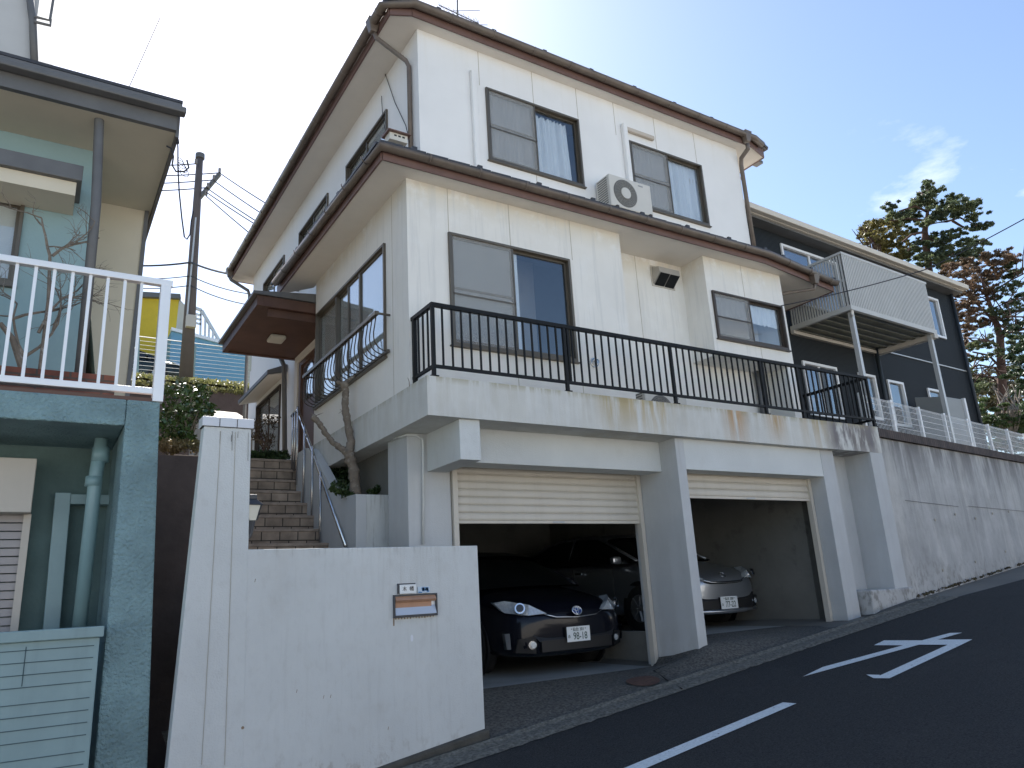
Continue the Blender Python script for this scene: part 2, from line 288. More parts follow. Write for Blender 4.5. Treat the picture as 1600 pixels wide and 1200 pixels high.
def parent_world(p):
    v = Vector((0, 0, 0))
    while p is not None: v += p.location; p = p.parent
    return v
def thing(name, label, cat, loc, group=None):
    o = bpy.data.objects.new(name, None); COL.objects.link(o); o.location = loc; o.empty_display_size = 0.2
    o['label'] = label; o['category'] = cat
    if group: o['group'] = group
    return o
def tag(o, label=None, cat=None, group=None, kind=None):
    for k, v in (('label', label), ('category', cat), ('group', group), ('kind', kind)):
        if v: o[k] = v
    return o
def recenter(o, base):   # move a top-level mesh's origin to its base
    base = Vector(base); o.data.transform(Matrix.Translation(-base)); o.location = base; return o
def structure(o): o['kind'] = 'structure'; return o

# ------------------------------------------------------------------ ground, road, apron
def roadz(x):
    if x < -14: return -1.58-0.117*14
    if x <= 10.5: return -1.58+0.117*x
    if x <= 30: return -0.352+0.085*(x-10.5)
    return -0.352+0.085*19.5
def sheet(name, xs, ys, fz, mat, smooth=False):
    b = MB(); vs = [(x, y, fz(x, y)) for y in ys for x in xs]; n = len(xs)
    b.add(vs, [(j*n+i, j*n+i+1, (j+1)*n+i+1, (j+1)*n+i) for j in range(len(ys)-1) for i in range(n-1)])
    o = b.build(name, mat, smooth=smooth); return structure(o)
xs = [-600, -60, -14]+[i*1.0 for i in range(-13, 31)]+[60, 600]
def gz(x, y):
    z = roadz(x)-0.03
    return z if y < 16 else z
sheet('ground', xs, [-600, -60, -10, 0, 5, 10, 16, 40, 600], gz, M('ground_dirt', (0.16, 0.15, 0.13), 0.95, var=0.2, vscale=1))
sheet('road', [-60, -14]+[i*0.5 for i in range(-26, 61)]+[60], [-1.2, 0, 1.5, 3, 4.5, 5.66], lambda x, y: roadz(x), ASPH)
# pavement edge opposite and added bounce bank (behind the camera)
sheet('pavement', [-60, -14]+[i*1.0 for i in range(-13, 31)]+[60], [-7, -4, -1.25], lambda x, y: roadz(x)+0.01, M('pavement_concrete', (0.35, 0.34, 0.32), 0.9, var=0.1))
BOUNCEM = M('bounce_bank_concrete', (0.50, 0.48, 0.44), 0.9, var=0.12, vscale=1)
sheet('unseen_bounce_bank', [-60, -14]+[i*2.0 for i in range(-6, 16)]+[60], [-14, -9.4, -9.0, -7.02], lambda x, y: roadz(x)+(4.2 if y < -9.2 else 3.9 if y < -8 else 0.012), BOUNCEM)  # unseen bank, added to bounce sunlight on the facades and block low sky
def interp(tab, x):
    if x <= tab[0][0]: return tab[0][1]
    for (a, za), (b, zb) in zip(tab, tab[1:]):
        if x <= b: return za+(zb-za)*(x-a)/(b-a)
    return tab[-1][1]
r63 = [(3.3, -1.08), (4.5, -0.97), (5.5, -0.88), (6.1, -0.76), (6.35, -0.66), (7.2, -0.63), (9.0, -0.59), (9.5, -0.47), (10.3, -0.36)]
r70 = [(3.3, -0.882), (4.5, -0.882), (6.2, -0.882), (6.45, -0.63), (7.2, -0.598), (9.2, -0.598), (10.3, -0.36)]
def apz(x, y):
    a = roadz(x)+0.012; b = interp(r63, x); c = interp(r70, x)
    if y <= 5.86: return a-0.02*math.sin((y-5.64)/0.22*math.pi) if y > 5.64 else a
    if y <= 6.3:
        t = (y-5.86)/0.44; t = t*t*(3-2*t); return a+(b-a)*t
    return b+(c-b)*min(1, (y-6.3)/0.6)
random.seed(3)
def apz2(x, y): return apz(x, y)+(0.006*(math.sin(x*2.1+y*5)+math.sin(x*1.3-y*7)) if 5.9 < y < 6.6 else 0)
sheet('driveway', [1.0+i*0.1 for i in range(94)], [5.64, 5.7, 5.76, 5.82, 5.86, 5.95, 6.05, 6.15, 6.25, 6.35, 6.5, 6.7, 6.98], apz2, APR, True)
KERB = M('mossy_gutter', (0.14, 0.135, 0.115), 0.95, var=.7, vscale=30, bump=1.0, bscale=70, blotch=.7, blotch_col=(.03, .03, .022), bls=2.5)
gs = MB()
for i in range(94):
    x0, x1 = 1.0+i*.1, 1.0+(i+1)*.1
    for (ya, za, yb, zb) in ((5.60, .006, 5.68, .022), (5.68, .022, 5.82, .028), (5.82, .028, 5.88, .05), (5.88, .05, 5.93, .022)):
        j0 = .004*math.sin(x0*37)+.004*math.sin(x0*91); j1 = .004*math.sin(x1*37)+.004*math.sin(x1*91)
        if ya < 5.7 or True: gs.add([(x0, ya+j0*2, roadz(x0)+za), (x1, ya+j1*2, roadz(x1)+za), (x1, yb+j1*2, roadz(x1)+zb), (x0, yb+j0*2, roadz(x0)+zb)], [(0, 1, 2, 3)])
structure(gs.build('gutter_strip', KERB, smooth=True))
gs = MB(); c0 = P(1004, 1057, Z=-.86); nn_ = 28
for k in range(nn_):
    a = 2*math.pi*k/nn_; a1 = 2*math.pi*(k+1)/nn_; x0, y0 = c0.x+.17*math.cos(a), c0.y+.17*math.sin(a); x1, y1 = c0.x+.17*math.cos(a1), c0.y+.17*math.sin(a1)
    gs.add([(c0.x, c0.y, apz(c0.x, c0.y)+.012), (x0, y0, apz(x0, y0)+.012), (x1, y1, apz(x1, y1)+.012)], [(0, 1, 2)])
mc = gs.build('drain_cover', M('rusty_iron', (.09, .045, .032), .85, var=.4, vscale=30)); tag(mc, 'round rusty iron drain cover in the driveway before the left garage bay', 'drain cover'); recenter(mc, (c0.x, c0.y, c0.z))
gs = MB(); pts_ = [P(1022, 1050, Z=-.86), P(1045, 1056, Z=-.86), P(1064, 1062, Z=-.86)]
gs.tube([(p.x, p.y, apz(p.x, p.y)+.004) for p in pts_], .008, 5); gs.tube([(p.x, p.y, apz(p.x, p.y)+.004) for p in (P(1022, 1050, Z=-.86), P(1058, 1044, Z=-.86))], .006, 5)
structure(gs.build('driveway_joint', M('joint_dark', (.02, .018, .016), .95)))
def rp(px, py, dz=0.006):   # photo point on the road surface
    d = ray(px, py); t = 1.58/(-(d.z)+0.117*d.x); p = d*t; return Vector((p.x, p.y, roadz(p.x)+dz))
def marking(polys, name):
    b = MB()
    for pl in polys: 
        v = [rp(*q) for q in pl]; b.add(v, [tuple(range(len(v)))])
    return structure(b.build(name, PAINTW))
la, lb, lc, ld = rp(1223.3, 1098.6), rp(1244.8, 1100.2), rp(1013.4, 1200), rp(978.9, 1200)
b = MB(); vv = []
for i in range(0, 41):
    t = i/10; p = la.lerp(ld, t); q = lb.lerp(lc, t); vv += [(p.x, p.y, roadz(p.x)+.006), (q.x, q.y, roadz(q.x)+.006)]
b.add(vv, [(2*i, 2*i+1, 2*i+3, 2*i+2) for i in range(40)])
structure(b.build('lane_marking', PAINTW))
def zg(*p): return [(1240+.2362*x, 970+.2362*y) for x, y in p]
marking([zg((532, 165), (600, 133), (850, 133), (725, 166)), zg((60, 374), (195, 309), (725, 166), (850, 133), (1035, 84), (1117, 82), (955, 128), (830, 162), (230, 327)),
         zg((955, 128), (1183, 127), (1110, 163), (830, 162)), zg((1020, 162.5), (1110, 163), (635, 385), (530, 384), (572, 366)), zg((482, 360), (570, 362), (572, 366), (530, 384))], 'road_marking')

# ------------------------------------------------------------------ terrain behind
def hill(x, y):
    base = 1.95
    t = min(1, max(0, (y-19.5)/7)); return 5.62+1.9*t if y >= 20 else base
sheet('hillside', [-200, -60, -20, -8, -2, 1, 3, 5, 8, 20, 60, 300], [20.35, 21, 22, 24, 26, 28, 33, 60, 300], hill, M('grassy_soil', (0.16, 0.15, 0.06), 0.95, var=0.4, vscale=2))
sheet('terrace', [9.3, 10.4, 12, 14, 17, 25, 60, 200], [6.95, 9, 12, 16, 20.3], lambda x, y: 1.95, M('terrace_soil', (0.13, 0.11, 0.08), 0.95, var=0.3, vscale=3))
sheet('yard', [-60, -8, .9, 2.2, 3.3, 9.3], [12.45, 14, 16, 20.3], lambda x, y: 1.93, MATS['terrace_soil'])

# ------------------------------------------------------------------ WHITE HOUSE
YH, YR, YS, YW = 6.69, 7.12, 6.20, 6.30
XL, XU, XR = 3.08, 3.47, 9.29
ZS, ZT, SF, SU = 1.68, 2.07, 4.48, 6.95
house = thing('white_house', 'white two-storey house with brown gutters standing above a double garage', 'house', (6.2, 9.0, -0.6))
def wall_holes(b, axis, plane, th, u0, u1, v0, v1, holes):
    """wall panel with openings; axis 'Y' = faces -Y, 'X' = faces -X; thickness goes inwards"""
    us = sorted({u0, u1}|{h[0] for h in holes}|{h[1] for h in holes}); vs = sorted({v0, v1}|{h[2] for h in holes}|{h[3] for h in holes})
    def pt(u, v, n): return (u, plane+n, v) if axis == 'Y' else (plane+n, u, v)
    def inside(u, v): return any(h[0] < u < h[1] and h[2] < v < h[3] for h in holes)
    for i in range(len(us)-1):
        for j in range(len(vs)-1):
            a, c, d, e2 = us[i], us[i+1], vs[j], vs[j+1]
            if inside((a+c)/2, (d+e2)/2): continue
            b.quad(pt(a, d, 0), pt(c, d, 0), pt(c, e2, 0), pt(a, e2, 0)); b.quad(pt(a, d, th), pt(a, e2, th), pt(c, e2, th), pt(c, d, th))
    for h in list(holes)+[(u0, u1, v0, v1)]:
        a, c, d, e2 = h
        b.quad(pt(a, d, 0), pt(c, d, 0), pt(c, d, th), pt(a, d, th)); b.quad(pt(a, e2, 0), pt(c, e2, 0), pt(c, e2, th), pt(a, e2, th))
        b.quad(pt(a, d, 0), pt(a, e2, 0), pt(a, e2, th), pt(a, d, th)); b.quad(pt(c, d, 0), pt(c, e2, 0), pt(c, e2, th), pt(c, d, th))
def joints(b, axis, plane, us, v0, v1):
    b.k = 1
    for u in us:
        if axis == 'Y': b.box(u-.004, u+.004, plane-.0015, plane+.01, v0, v1)
        else: b.box(plane-.0015, plane+.01, u-.004, u+.004, v0, v1)
    b.k = 0
# lower storey
W1 = (3.57, 5.24, 2.60, 3.93); WK = (7.72, 9.21, 3.25, 3.96); WS = (7.28, 9.75, 2.59, 3.96)
b = MB()
wall_holes(b, 'Y', YH, 0.12, XL, 6.11, ZT+.002, SF, [W1])
wall_holes(b, 'X', XL, 0.12, YH+.12, 9.83, ZT+.002, SF, [WS])
b.box(6.11-.12, 6.11, YH+.12, YR+.12, ZT+.002, SF)
b.box(6.11, 9.29-.15, YR, YR+.12, ZT+.002, SF+.1)
joints(b, 'Y', YH, [3.585, 4.40, 5.30], 3.94, SF); joints(b, 'Y', YH, [5.30, 4.4], ZT, 2.59); joints(b, 'Y', YH, [5.262], 2.6, 3.93); joints(b, 'Y', YR, [6.75], ZT, SF)
joints(b, 'X', XL, [7.1], ZT, SF)
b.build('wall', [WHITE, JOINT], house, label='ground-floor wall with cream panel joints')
b = MB()   # kitchen bay
wall_holes(b, 'Y', YH, 0.1, 7.64, XR, 3.04, SF, [WK]); b.box(7.64, 7.74, YH+.1, YR, 3.04, SF); b.box(XR-.1, XR, YH+.1, YR+.4, 3.04, SF)
b.box(7.64, XR, YH+.003, YR, 3.0, 3.04); b.box(XR-.15, XR, YH+.005, YR+.5, ZT+.002, 3.0)
joints(b, 'Y', YH, [8.42], 3.97, SF); joints(b, 'Y', YH, [8.6], 3.04, 3.24)
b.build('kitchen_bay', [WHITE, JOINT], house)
b = MB(); b.box(XR-.12, XR-.002, YR+.5, 15.46, 1.9, SF+.3); b.box(XU, XR, 15.34, 15.46, 1.9, SF+.3)
DOOR = (10.75, 11.9, 2.10, 3.93); WH = (13.0, 14.7, 2.15, 3.86)
wall_holes(b, 'X', XU, 0.12, 9.83, 15.34, 1.9, 5.2, [DOOR, WH]); b.box(XL+.12, XU, 9.71, 9.83, ZT, SF)
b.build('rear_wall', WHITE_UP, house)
# upper storey
U1 = (4.43, 5.95, 5.34, 6.42); U2 = (6.87, 8.37, 5.30, 6.37); SIDEW = [(8.08, 9.65, 5.3, 6.39), (10.5, 12.05, 5.3, 6.39), (13.0, 14.5, 5.3, 6.39)]
b = MB()
wall_holes(b, 'Y', YR, 0.12, XU, XR+.01, 4.9, 7.0, [U1, U2]); wall_holes(b, 'X', XU, 0.12, YR+.12, 15.46, 5.2, 7.0, SIDEW)
b.box(XR-.11, XR+.01, YR+.12, 15.46, 4.8, 7.0); b.box(XU+.12, XR-.11, 15.34, 15.46, 4.8, 7.0)
joints(b, 'Y', YR, [4.35, 5.2, 5.96], 6.43, 6.95); joints(b, 'Y', YR, [6.65, 8.3], 6.4, 6.95); joints(b, 'Y', YR, [5.16], 5.0, 5.33); joints(b, 'Y', YR, [7.45], 6.38, 6.95)
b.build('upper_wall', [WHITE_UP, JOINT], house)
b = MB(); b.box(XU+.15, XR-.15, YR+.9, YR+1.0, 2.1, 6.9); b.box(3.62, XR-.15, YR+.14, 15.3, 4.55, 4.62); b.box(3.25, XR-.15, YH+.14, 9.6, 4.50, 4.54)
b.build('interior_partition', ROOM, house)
# ---- windows
def window(parent, axis, plane, rect, name='window', label=None, fmat=BRONZE, style='slide', screen=0, cur=('g', 'w'), midrail=True, deep=0.03):
    u0, u1, v0, v1 = rect
    def bx(b, a, c, d, e2, n0, n1):
        if axis == 'Y': b.box(a, c, plane+n0, plane+n1, d, e2)
        else: b.box(plane+n0, plane+n1, a, c, d, e2)
    t = 0.03
    b = MB(); bx(b, u0, u1, v0, v0+t*1.3, -deep, .06); bx(b, u0, u1, v1-t, v1, -deep, .06); bx(b, u0, u0+t, v0+t*1.3, v1-t, -deep, .06); bx(b, u1-t, u1, v0+t*1.3, v1-t, -deep, .06)
    bx(b, u0-.02, u1+.02, v0-.018, v0-.0, -deep-.015, .05)
    fr = b.build(name, fmat, parent, bevel=0.003, label=label)
    um = (u0+u1)/2; s = 0.026
    spans = [(u0+t, um+s/2, .0), (um-s/2, u1-t, .026)] if style == 'slide' else [(u0+t, u1-t, .03)]
    for i, (a, c, n) in enumerate(spans):
        d, e2 = v0+t*1.3, v1-t
        b = MB(); bx(b, a, a+s, d, e2, n, n+.025); bx(b, c-s, c, d, e2, n, n+.025); bx(b, a+s, c-s, d, d+s*1.5, n, n+.025); bx(b, a+s, c-s, e2-s, e2, n, n+.025)
        if midrail and i == 0: bx(b, a+s, c-s, d+(e2-d)*.5, d+(e2-d)*.5+.02, n, n+.02)
        b.build('sash', fmat, fr)
        b = MB(); bx(b, a+s, c-s, d+s*1.5, e2-s, n+.01, n+.015); b.build('pane', GLASS, fr)
        if screen == i+1:
            b = MB(); bx(b, a+.01, c-.01, d, e2, -.012, -.009); b.build('insect_screen', SCREEN, fr); b = MB(); bx(b, a+.002, c, d+(e2-d)*.44, d+(e2-d)*.44+.018, -.02, -.0125); bx(b, a+.002, a+.02, d, e2, -.02, -.0125); bx(b, c-.018, c, d, e2, -.02, -.0125); b.build('screen_rail', fmat, fr)
        k = cur[i] if i < len(cur) else None
        a2, c2 = a-.03, c+.03
        if k == 'g':
            b = MB(); bx(b, a2+.04, c2-.04, d-.0, e2, n+.03, n+.036); b.build('blind', CURT_G, fr)
        elif k in ('w', 'p'):
            if k == 'p': c2 = a2+(c2-a2)*.82
            b = MB(); nn = 40; vs = []; top = e2-.06 if k == 'p' else e2+.02; bot = d-.03
            for q in range(nn+1):
                uu = a2+(c2-a2)*q/nn; off = n+.065+.022*math.sin(q*1.7)+.012*math.sin(q*3.9)
                lo = (bot, top+.012*math.sin(q*.9))
                for vv_ in lo:
                    sh = uu + (0.0 if vv_ != lo[1] or k != 'p' else -0.04*(q/nn))
                    vs.append((sh, plane+off, vv_) if axis == 'Y' else (plane+off, sh, vv_))
            b.add(vs, [(2*q, 2*q+2, 2*q+3, 2*q+1) for q in range(nn)]); b.build('curtain', CURT, fr, smooth=True)
        elif k == 'l':   # short lace valance with a scalloped hem
            b = MB(); nn = 60; vs = []
            for q in range(nn+1):
                uu = a2+(c2-a2)*q/nn; hem = e2-.30-.02*abs(math.sin(q*math.pi/6))
                for vv_ in (hem, e2+.02): vs.append((uu, plane+n+.045+.01*math.sin(q*.8), vv_))
            b.add(vs, [(2*q, 2*q+2, 2*q+3, 2*q+1) for q in range(nn)]); b.build('lace_valance', CURT, fr, smooth=True)
    return fr
w1 = window(house, 'Y', YH, W1, screen=1, cur=('g', None), label='large sliding window behind the black railing')
b = MB(); b.box(4.42, 4.52, YH+.07, YH+.1, 2.68, 3.88); b.build('curtain', CURT, w1)
b = MB(); b.box(3.72, 3.76, YH+.1, YH+.12, 2.65, 3.9); b.build('inner_mullion', BRONZE, w1)
b = MB(); b.box(4.85, 5.22, YH+.75, YH+.8, 2.3, 4.2); b.build('room_wall', ROOMW, w1)
b = MB(); b.box(4.50, 5.2, YH+.75, YH+1.3, 2.3, 2.9); b.build('room_furniture', ROOM, w1)
window(house, 'Y', YH, WK, screen=1, cur=('l', 'l'), fmat=BRONZE_D, midrail=False, label='kitchen window with a scalloped white lace valance')
window(house, 'Y', YR, U1, screen=1, cur=('w', 'p'), label='left upstairs window, curtain drawn unevenly')
window(house, 'Y', YR, U2, screen=1, cur=('w', 'w'), label='right upstairs window with pale blue curtain')
window(house, 'X', XL, WS, screen=0, cur=('g', 'g'), midrail=False, label='wide side window behind the curved guard rail')
window(house, 'X', XU, WH, screen=0, cur=('g', 'g'), midrail=False, fmat=BRONZE_D, label='tall window beside the entrance under a small hood')
for r in SIDEW: window(house, 'X', XU, r, cur=('g', 'g'), midrail=False)
for _y in (8.08, 8.93): b = MB(); b.box(XL-.01, XL+.06, _y, _y+.035, 2.64, 3.92); b.build('window_mullion', BRONZE, house)
# door
b = MB(); b.box(XU-.01, XU+.06, 10.75, 10.82, 2.1, 3.93); b.box(XU-.01, XU+.06, 11.80, 11.9, 2.1, 3.93); b.box(XU-.01, XU+.06, 10.82, 11.8, 3.85, 3.93)
dr = b.build('door', DOORM, house); b = MB(); b.box(XU+.03, XU+.05, 10.82, 11.8, 2.1, 3.85); b.build('door_leaf', DOORM, dr)
b = MB(); b.box(XU+.02, XU+.026, 11.25, 11.7, 3.2, 3.8); b.build('door_pane', GLASS, dr)
b = MB(); b.box(XU-.03, XU-.002, 11.92, 12.08, 2.0, 4.06); b.box(XU-.03, XU-.002, 10.6, 11.92, 3.94, 4.06); b.build('door_surround', SOFFIT, house)
# hood of entrance window
b = MB(); b.hexa([(3.12, 12.6, 3.90), (3.46, 12.6, 3.98), (3.46, 14.8, 3.98), (3.12, 14.8, 3.90)], [(3.12, 12.6, 3.97), (3.46, 12.6, 4.12), (3.46, 14.8, 4.12), (3.12, 14.8, 3.97)])
hd = b.build('window_hood', GREYBR, house, bevel=.004); b = MB(); b.hexa([(3.14, 12.62, 3.88), (3.46, 12.62, 3.96), (3.46, 14.78, 3.96), (3.14, 14.78, 3.88)], [(3.14, 12.62, 3.895), (3.46, 12.62, 3.975), (3.46, 14.78, 3.975), (3.14, 14.78, 3.895)]); b.build('hood_soffit', SOFFIT, hd)
# entrance canopy
b = MB(); b.box(2.36, XU-.002, 9.98, 12.08, 4.06, 4.10)
cp = b.build('canopy', WOODC, house, label='brown timber canopy over the entrance')
b = MB(); b.box(2.28, 2.36, 9.9, 12.15, 4.04, 4.19); b.box(2.36, XU-.002, 9.9, 9.98, 4.04, 4.19); b.box(2.36, XU-.002, 12.08, 12.15, 4.04, 4.19); b.build('canopy_fascia', WOODC, cp, bevel=.004)
b = MB(); b.hexa([(2.22, 9.86, 4.192), (3.46, 9.86, 4.192), (3.46, 12.2, 4.192), (2.22, 12.2, 4.192)], [(2.22, 9.86, 4.23), (3.46, 9.86, 4.36), (3.46, 12.2, 4.36), (2.22, 12.2, 4.23)]); b.build('canopy_roof', GREYBR, cp)
b = MB(); b.box(2.45, 3.46, 9.986, 10.02, 3.93, 4.058); b.build('canopy_beam', WOODC, cp)
q = P(432, 526, Z=4.06); b = MB(); b.box(q.x-.12, q.x+.12, q.y-.14, q.y+.14, 3.985, 4.058); b.build('ceiling_lamp', M('lamp_cover', (0.6, 0.58, 0.5), 0.5), cp, bevel=.03)
# ---- slab
b = MB(); b.box(3.03, 10.30, YS, 9.8, ZS, 1.86); b.box(3.03, 10.30, YS, YS+.14, 1.86, ZT); b.box(3.03, 6.11, YH+.005, 9.8, 1.86, ZT); b.box(6.11, 10.30, YR+.005, 9.8, 1.86, ZT); b.box(3.03, 3.1, YS+.14, YH+.005, 1.86, ZT); b.box(10.16, 10.30, YS+.14, YR+.005, 1.86, ZT); b.box(9.14, 9.29, YH+.007, YR+.005, 1.86, ZT)
_nt = SLABM.node_tree; _b = _nt.nodes['Principled BSDF']; _src = _b.inputs['Base Color'].links[0].from_socket; _g = [n for n in _nt.nodes if n.bl_idname == 'ShaderNodeNewGeometry'][0]
for _a in (((.40, .28, .09), 5.15, 6.15, 1.65, 2.05, .40, 7, .6, .75), ((.42, .22, .06), 7.15, 7.4, 1.6, 2.0, .35, 9, .6, .9), ((.40, .24, .08), 7.95, 8.15, 1.7, 2.0, .35, 9, .6, .85), ((.40, .28, .12), 8.6, 9.1, 1.6, 2.1, .42, 8, .6, .7), ((.17, .155, .16), 9.15, 10.2, 1.4, 1.8, .40, 6, 1.6, .95), ((.30, .26, .14), 3.0, 10.4, 2.0, 2.075, .42, 12, 1.5, .7)):
    _src = stain(_nt, _g, _src, *_a)
_nt.links.new(_src, _b.inputs['Base Color'])
sl = b.build('balcony_slab', SLABM, house)
random.seed(5)
RUST = M('rust_stain', (0.33, 0.22, 0.09), 0.9, var=0.3, vscale=9)
# garage: wings, beams, walls
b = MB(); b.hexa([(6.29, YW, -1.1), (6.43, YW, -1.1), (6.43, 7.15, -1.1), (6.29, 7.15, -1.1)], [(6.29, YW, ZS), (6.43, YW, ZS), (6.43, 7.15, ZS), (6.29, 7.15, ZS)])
b.build('wing_wall', WING_W, house, bevel=.006)
b = MB(); b.box(9.0, 9.28, YW, 6.62, -1.0, ZS); b.build('wing_wall', WING_W, house, bevel=.006)
b = MB(); b.box(3.17, 3.66, 6.99, 7.5, -1.1, ZS); b.build('garage_column', WING_W, house, bevel=.006)
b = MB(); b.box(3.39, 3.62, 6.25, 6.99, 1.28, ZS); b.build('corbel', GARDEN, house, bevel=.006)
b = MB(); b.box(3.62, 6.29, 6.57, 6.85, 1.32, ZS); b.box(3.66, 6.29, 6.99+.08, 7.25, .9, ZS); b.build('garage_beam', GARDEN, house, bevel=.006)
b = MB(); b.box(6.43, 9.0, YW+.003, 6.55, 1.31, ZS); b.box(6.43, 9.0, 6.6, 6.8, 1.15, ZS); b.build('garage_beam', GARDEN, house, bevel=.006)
b = MB(); b.box(10.0, 10.30, YS+.002, 6.9, -.9, ZS); b.build('end_wall', WING_W, house, bevel=.006)
b = MB(); b.box(9.28, 10.0, 6.62, 6.8, -.9, ZS); b.build('recess_wall', WING_W, house)
b = MB(); b.box(9.34, 10.36, 6.14, 6.62, -.9, -.20); b.build('concrete_plinth', CONC_R, house, bevel=.02)
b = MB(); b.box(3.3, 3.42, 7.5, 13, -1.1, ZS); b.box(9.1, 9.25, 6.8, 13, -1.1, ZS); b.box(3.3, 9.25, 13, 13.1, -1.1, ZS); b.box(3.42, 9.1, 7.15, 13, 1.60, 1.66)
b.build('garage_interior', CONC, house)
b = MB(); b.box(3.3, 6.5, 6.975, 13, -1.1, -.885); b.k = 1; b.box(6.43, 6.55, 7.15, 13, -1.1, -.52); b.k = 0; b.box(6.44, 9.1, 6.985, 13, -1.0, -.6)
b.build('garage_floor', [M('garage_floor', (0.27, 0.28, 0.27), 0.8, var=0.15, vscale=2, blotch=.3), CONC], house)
def stains(cx_list):
    b = MB()
    return b
# shutters
def shutter(x0, x1, y, zb, zt, label, zf):
    b = MB(); n = max(3, int((zt-zb-.03)/.083)); h = (zt-zb-.03)/n
    for i in range(n):
        z = zb+.03+i*h
        prof = [(0, 0), (-.012, .012), (-.016, h*.35), (-.012, h*.75), (0, h-.006), (.004, h)]
        vs = [(x, y+p[0], z+p[1]) for p in prof for x in (x0, x1)]
        b.add(vs, [(2*k, 2*k+1, 2*k+3, 2*k+2) for k in range(len(prof)-1)])
    o = b.build('roller_shutter', SHUT, house, label=label)
    b = MB(); b.box(x0, x1, y-.018, y+.01, zb, zb+.03); b.build('bottom_rail', SHUT, o, bevel=.003)
    b = MB(); xm = (x0+x1)/2+.05; b.box(xm-.09, xm+.07, y-.024, y-.0205, zb+.006, zb+.024); b.build('pull_plate', M('grey_plate', (.4, .42, .44), .4), o)
    for xx in (x0, x1):
        s = -1 if xx == x0 else 1
        b = MB(); b.box(xx, xx+s*.055, y-.045, y+.03, zf, zt); b.build('guide_rail', SHUT, o)
shutter(3.725, 6.225, 7.0, .75, 1.45, 'wider roller shutter, left one, pulled down about a third', -.92)
shutter(6.50, 8.935, 6.56, P(1180, 781, Y=6.56).z, 1.40, 'right roller shutter, mostly rolled up', -.62)
# conduit by garage, hose stub, tap
b = MB(); pts = [P(661, 850, Y=6.97), P(661, 700, Y=6.97), P(660, 686, Y=6.97), P(650, 680, Y=6.97), P(636, 679.5, Y=6.97), P(607, 689, X=3.16)]
b.tube(pts, .014, 8); b.build('conduit', GARDEN, house, smooth=True)
b = MB(); q = P(1306, 757, Y=6.5); b.tube([(9.26, 6.45, q.z), (9.4, 6.45, q.z)], .035, 14); b.tube([(9.38, 6.45, q.z), (9.42, 6.45, q.z)], .042, 14); b.build('drain_stub', ALU, house, smooth=False)
b = MB(); q = P(1350, 712, Y=6.6); b.tube([q, q+Vector((0, -.06, 0)), q+Vector((0, -.08, -.04)), q+Vector((-.02, -.08, -.09))], .012, 8); b.disc(q+Vector((0, -.05, .01)), (0, 0, 1), .02, .02, 10); b.build('tap', STEEL, house, smooth=True)
# foundation below the side window
b = MB(); b.box(3.42, 3.55, 7.5, 9.8, -.9, ZS); b.box(3.2, 3.47, 9.8, 15.4, 0, 1.9); b.build('foundation_wall', CONC_R, house)
b = MB(); b.box(3.16, 3.5, 10.3, 15.4, 1.7, 2.02); b.build('porch_floor', TILET, house)

# ---- lower skirt roof
GZ = 4.48
front = [(2.71, 10.47), (2.71, 6.47), (8.70, 6.47), (10.66, 6.73), (10.66, 7.9)]
inner = [(3.47, 10.1), (3.47, 7.12), (8.9, 7.12), (9.3, 7.12), (9.3, 7.9)]
def ring_roof(name, outer, inner, z0, rise, fh, soffit_inner, closed=False, label=None):
    n = len(outer); rng = range(n if closed else n-1)
    b = MB(); vs = [(x, y, z0) for x, y in outer]+[(x, y, z0) for x, y in soffit_inner]
    b.add(vs, [(i, (i+1) % n, (i+1) % n+n, i+n) for i in rng])
    sf = b.build(name+'_soffit', SOFFIT, house)
    b = MB()
    for i in rng:
        p, q = Vector((*outer[i], 0)), Vector((*outer[(i+1) % n], 0)); d = (q-p).normalized(); nrm = Vector((d.y, -d.x, 0))
        if closed is False or True: 
            c = Vector((6, 10, 0)); 
            if (p-c).dot(nrm) < 0: nrm = -nrm
        a0 = p-nrm*.0; b.prism([a0+Vector((0, 0, z0-.012)), q+Vector((0, 0, z0-.012)), q+Vector((0, 0, z0+fh)), a0+Vector((0, 0, z0+fh))], nrm*.02)
    b.build(name+'_fascia', REDBR, house)
    # tiled surface with thickness
    def out(i, k):
        a, c = Vector(outer[i]), Vector((6, 10)); v = (a-c).normalized(); return a+v*k
    b = MB(); top = []; 
    for i in range(n): o2 = out(i, .085); top.append((o2.x, o2.y, z0+fh+.01))
    inn = [(x, y, z0+fh+rise) for x, y in inner]
    th = Vector((0, 0, .035))
    b.add(top+inn+[tuple(Vector(v)+th) for v in top]+[tuple(Vector(v)+th) for v in inn],
          [(i, (i+1) % n, (i+1) % n+n, i+n) for i in rng]+[(i+2*n, (i+1) % n+2*n, (i+1) % n+3*n, i+3*n) for i in rng]+[(i, (i+1) % n, (i+1) % n+2*n, i+2*n) for i in rng]+([] if closed else [(0, n, 3*n, 2*n), (n-1, 2*n-1, 4*n-1, 3*n-1)]))
    rf = b.build(name, TILE, house, label=label)
    # tile edge lips and snow guards
    b = MB()
    for i in rng:
        p, q = Vector(top[i]), Vector(top[(i+1) % n]); Ln = (q-p).length; d = (q-p)/Ln; k = 0.0; nn = 0
        while k < Ln-.05:
            a = p+d*k+th; e2 = p+d*min(Ln, k+.26)+th
            b.bar(a+Vector((0, 0, -.01)), e2+Vector((0, 0, -.004)), .05, .028); 
            if nn % 3 == 1: m_ = (a+e2)/2+Vector((0, 0, .02)); b.bar(m_-d*.03, m_+d*.03, .03, .05)
            k += .27; nn += 1
    b.build('tile_edge', TILE, rf)
    return rf
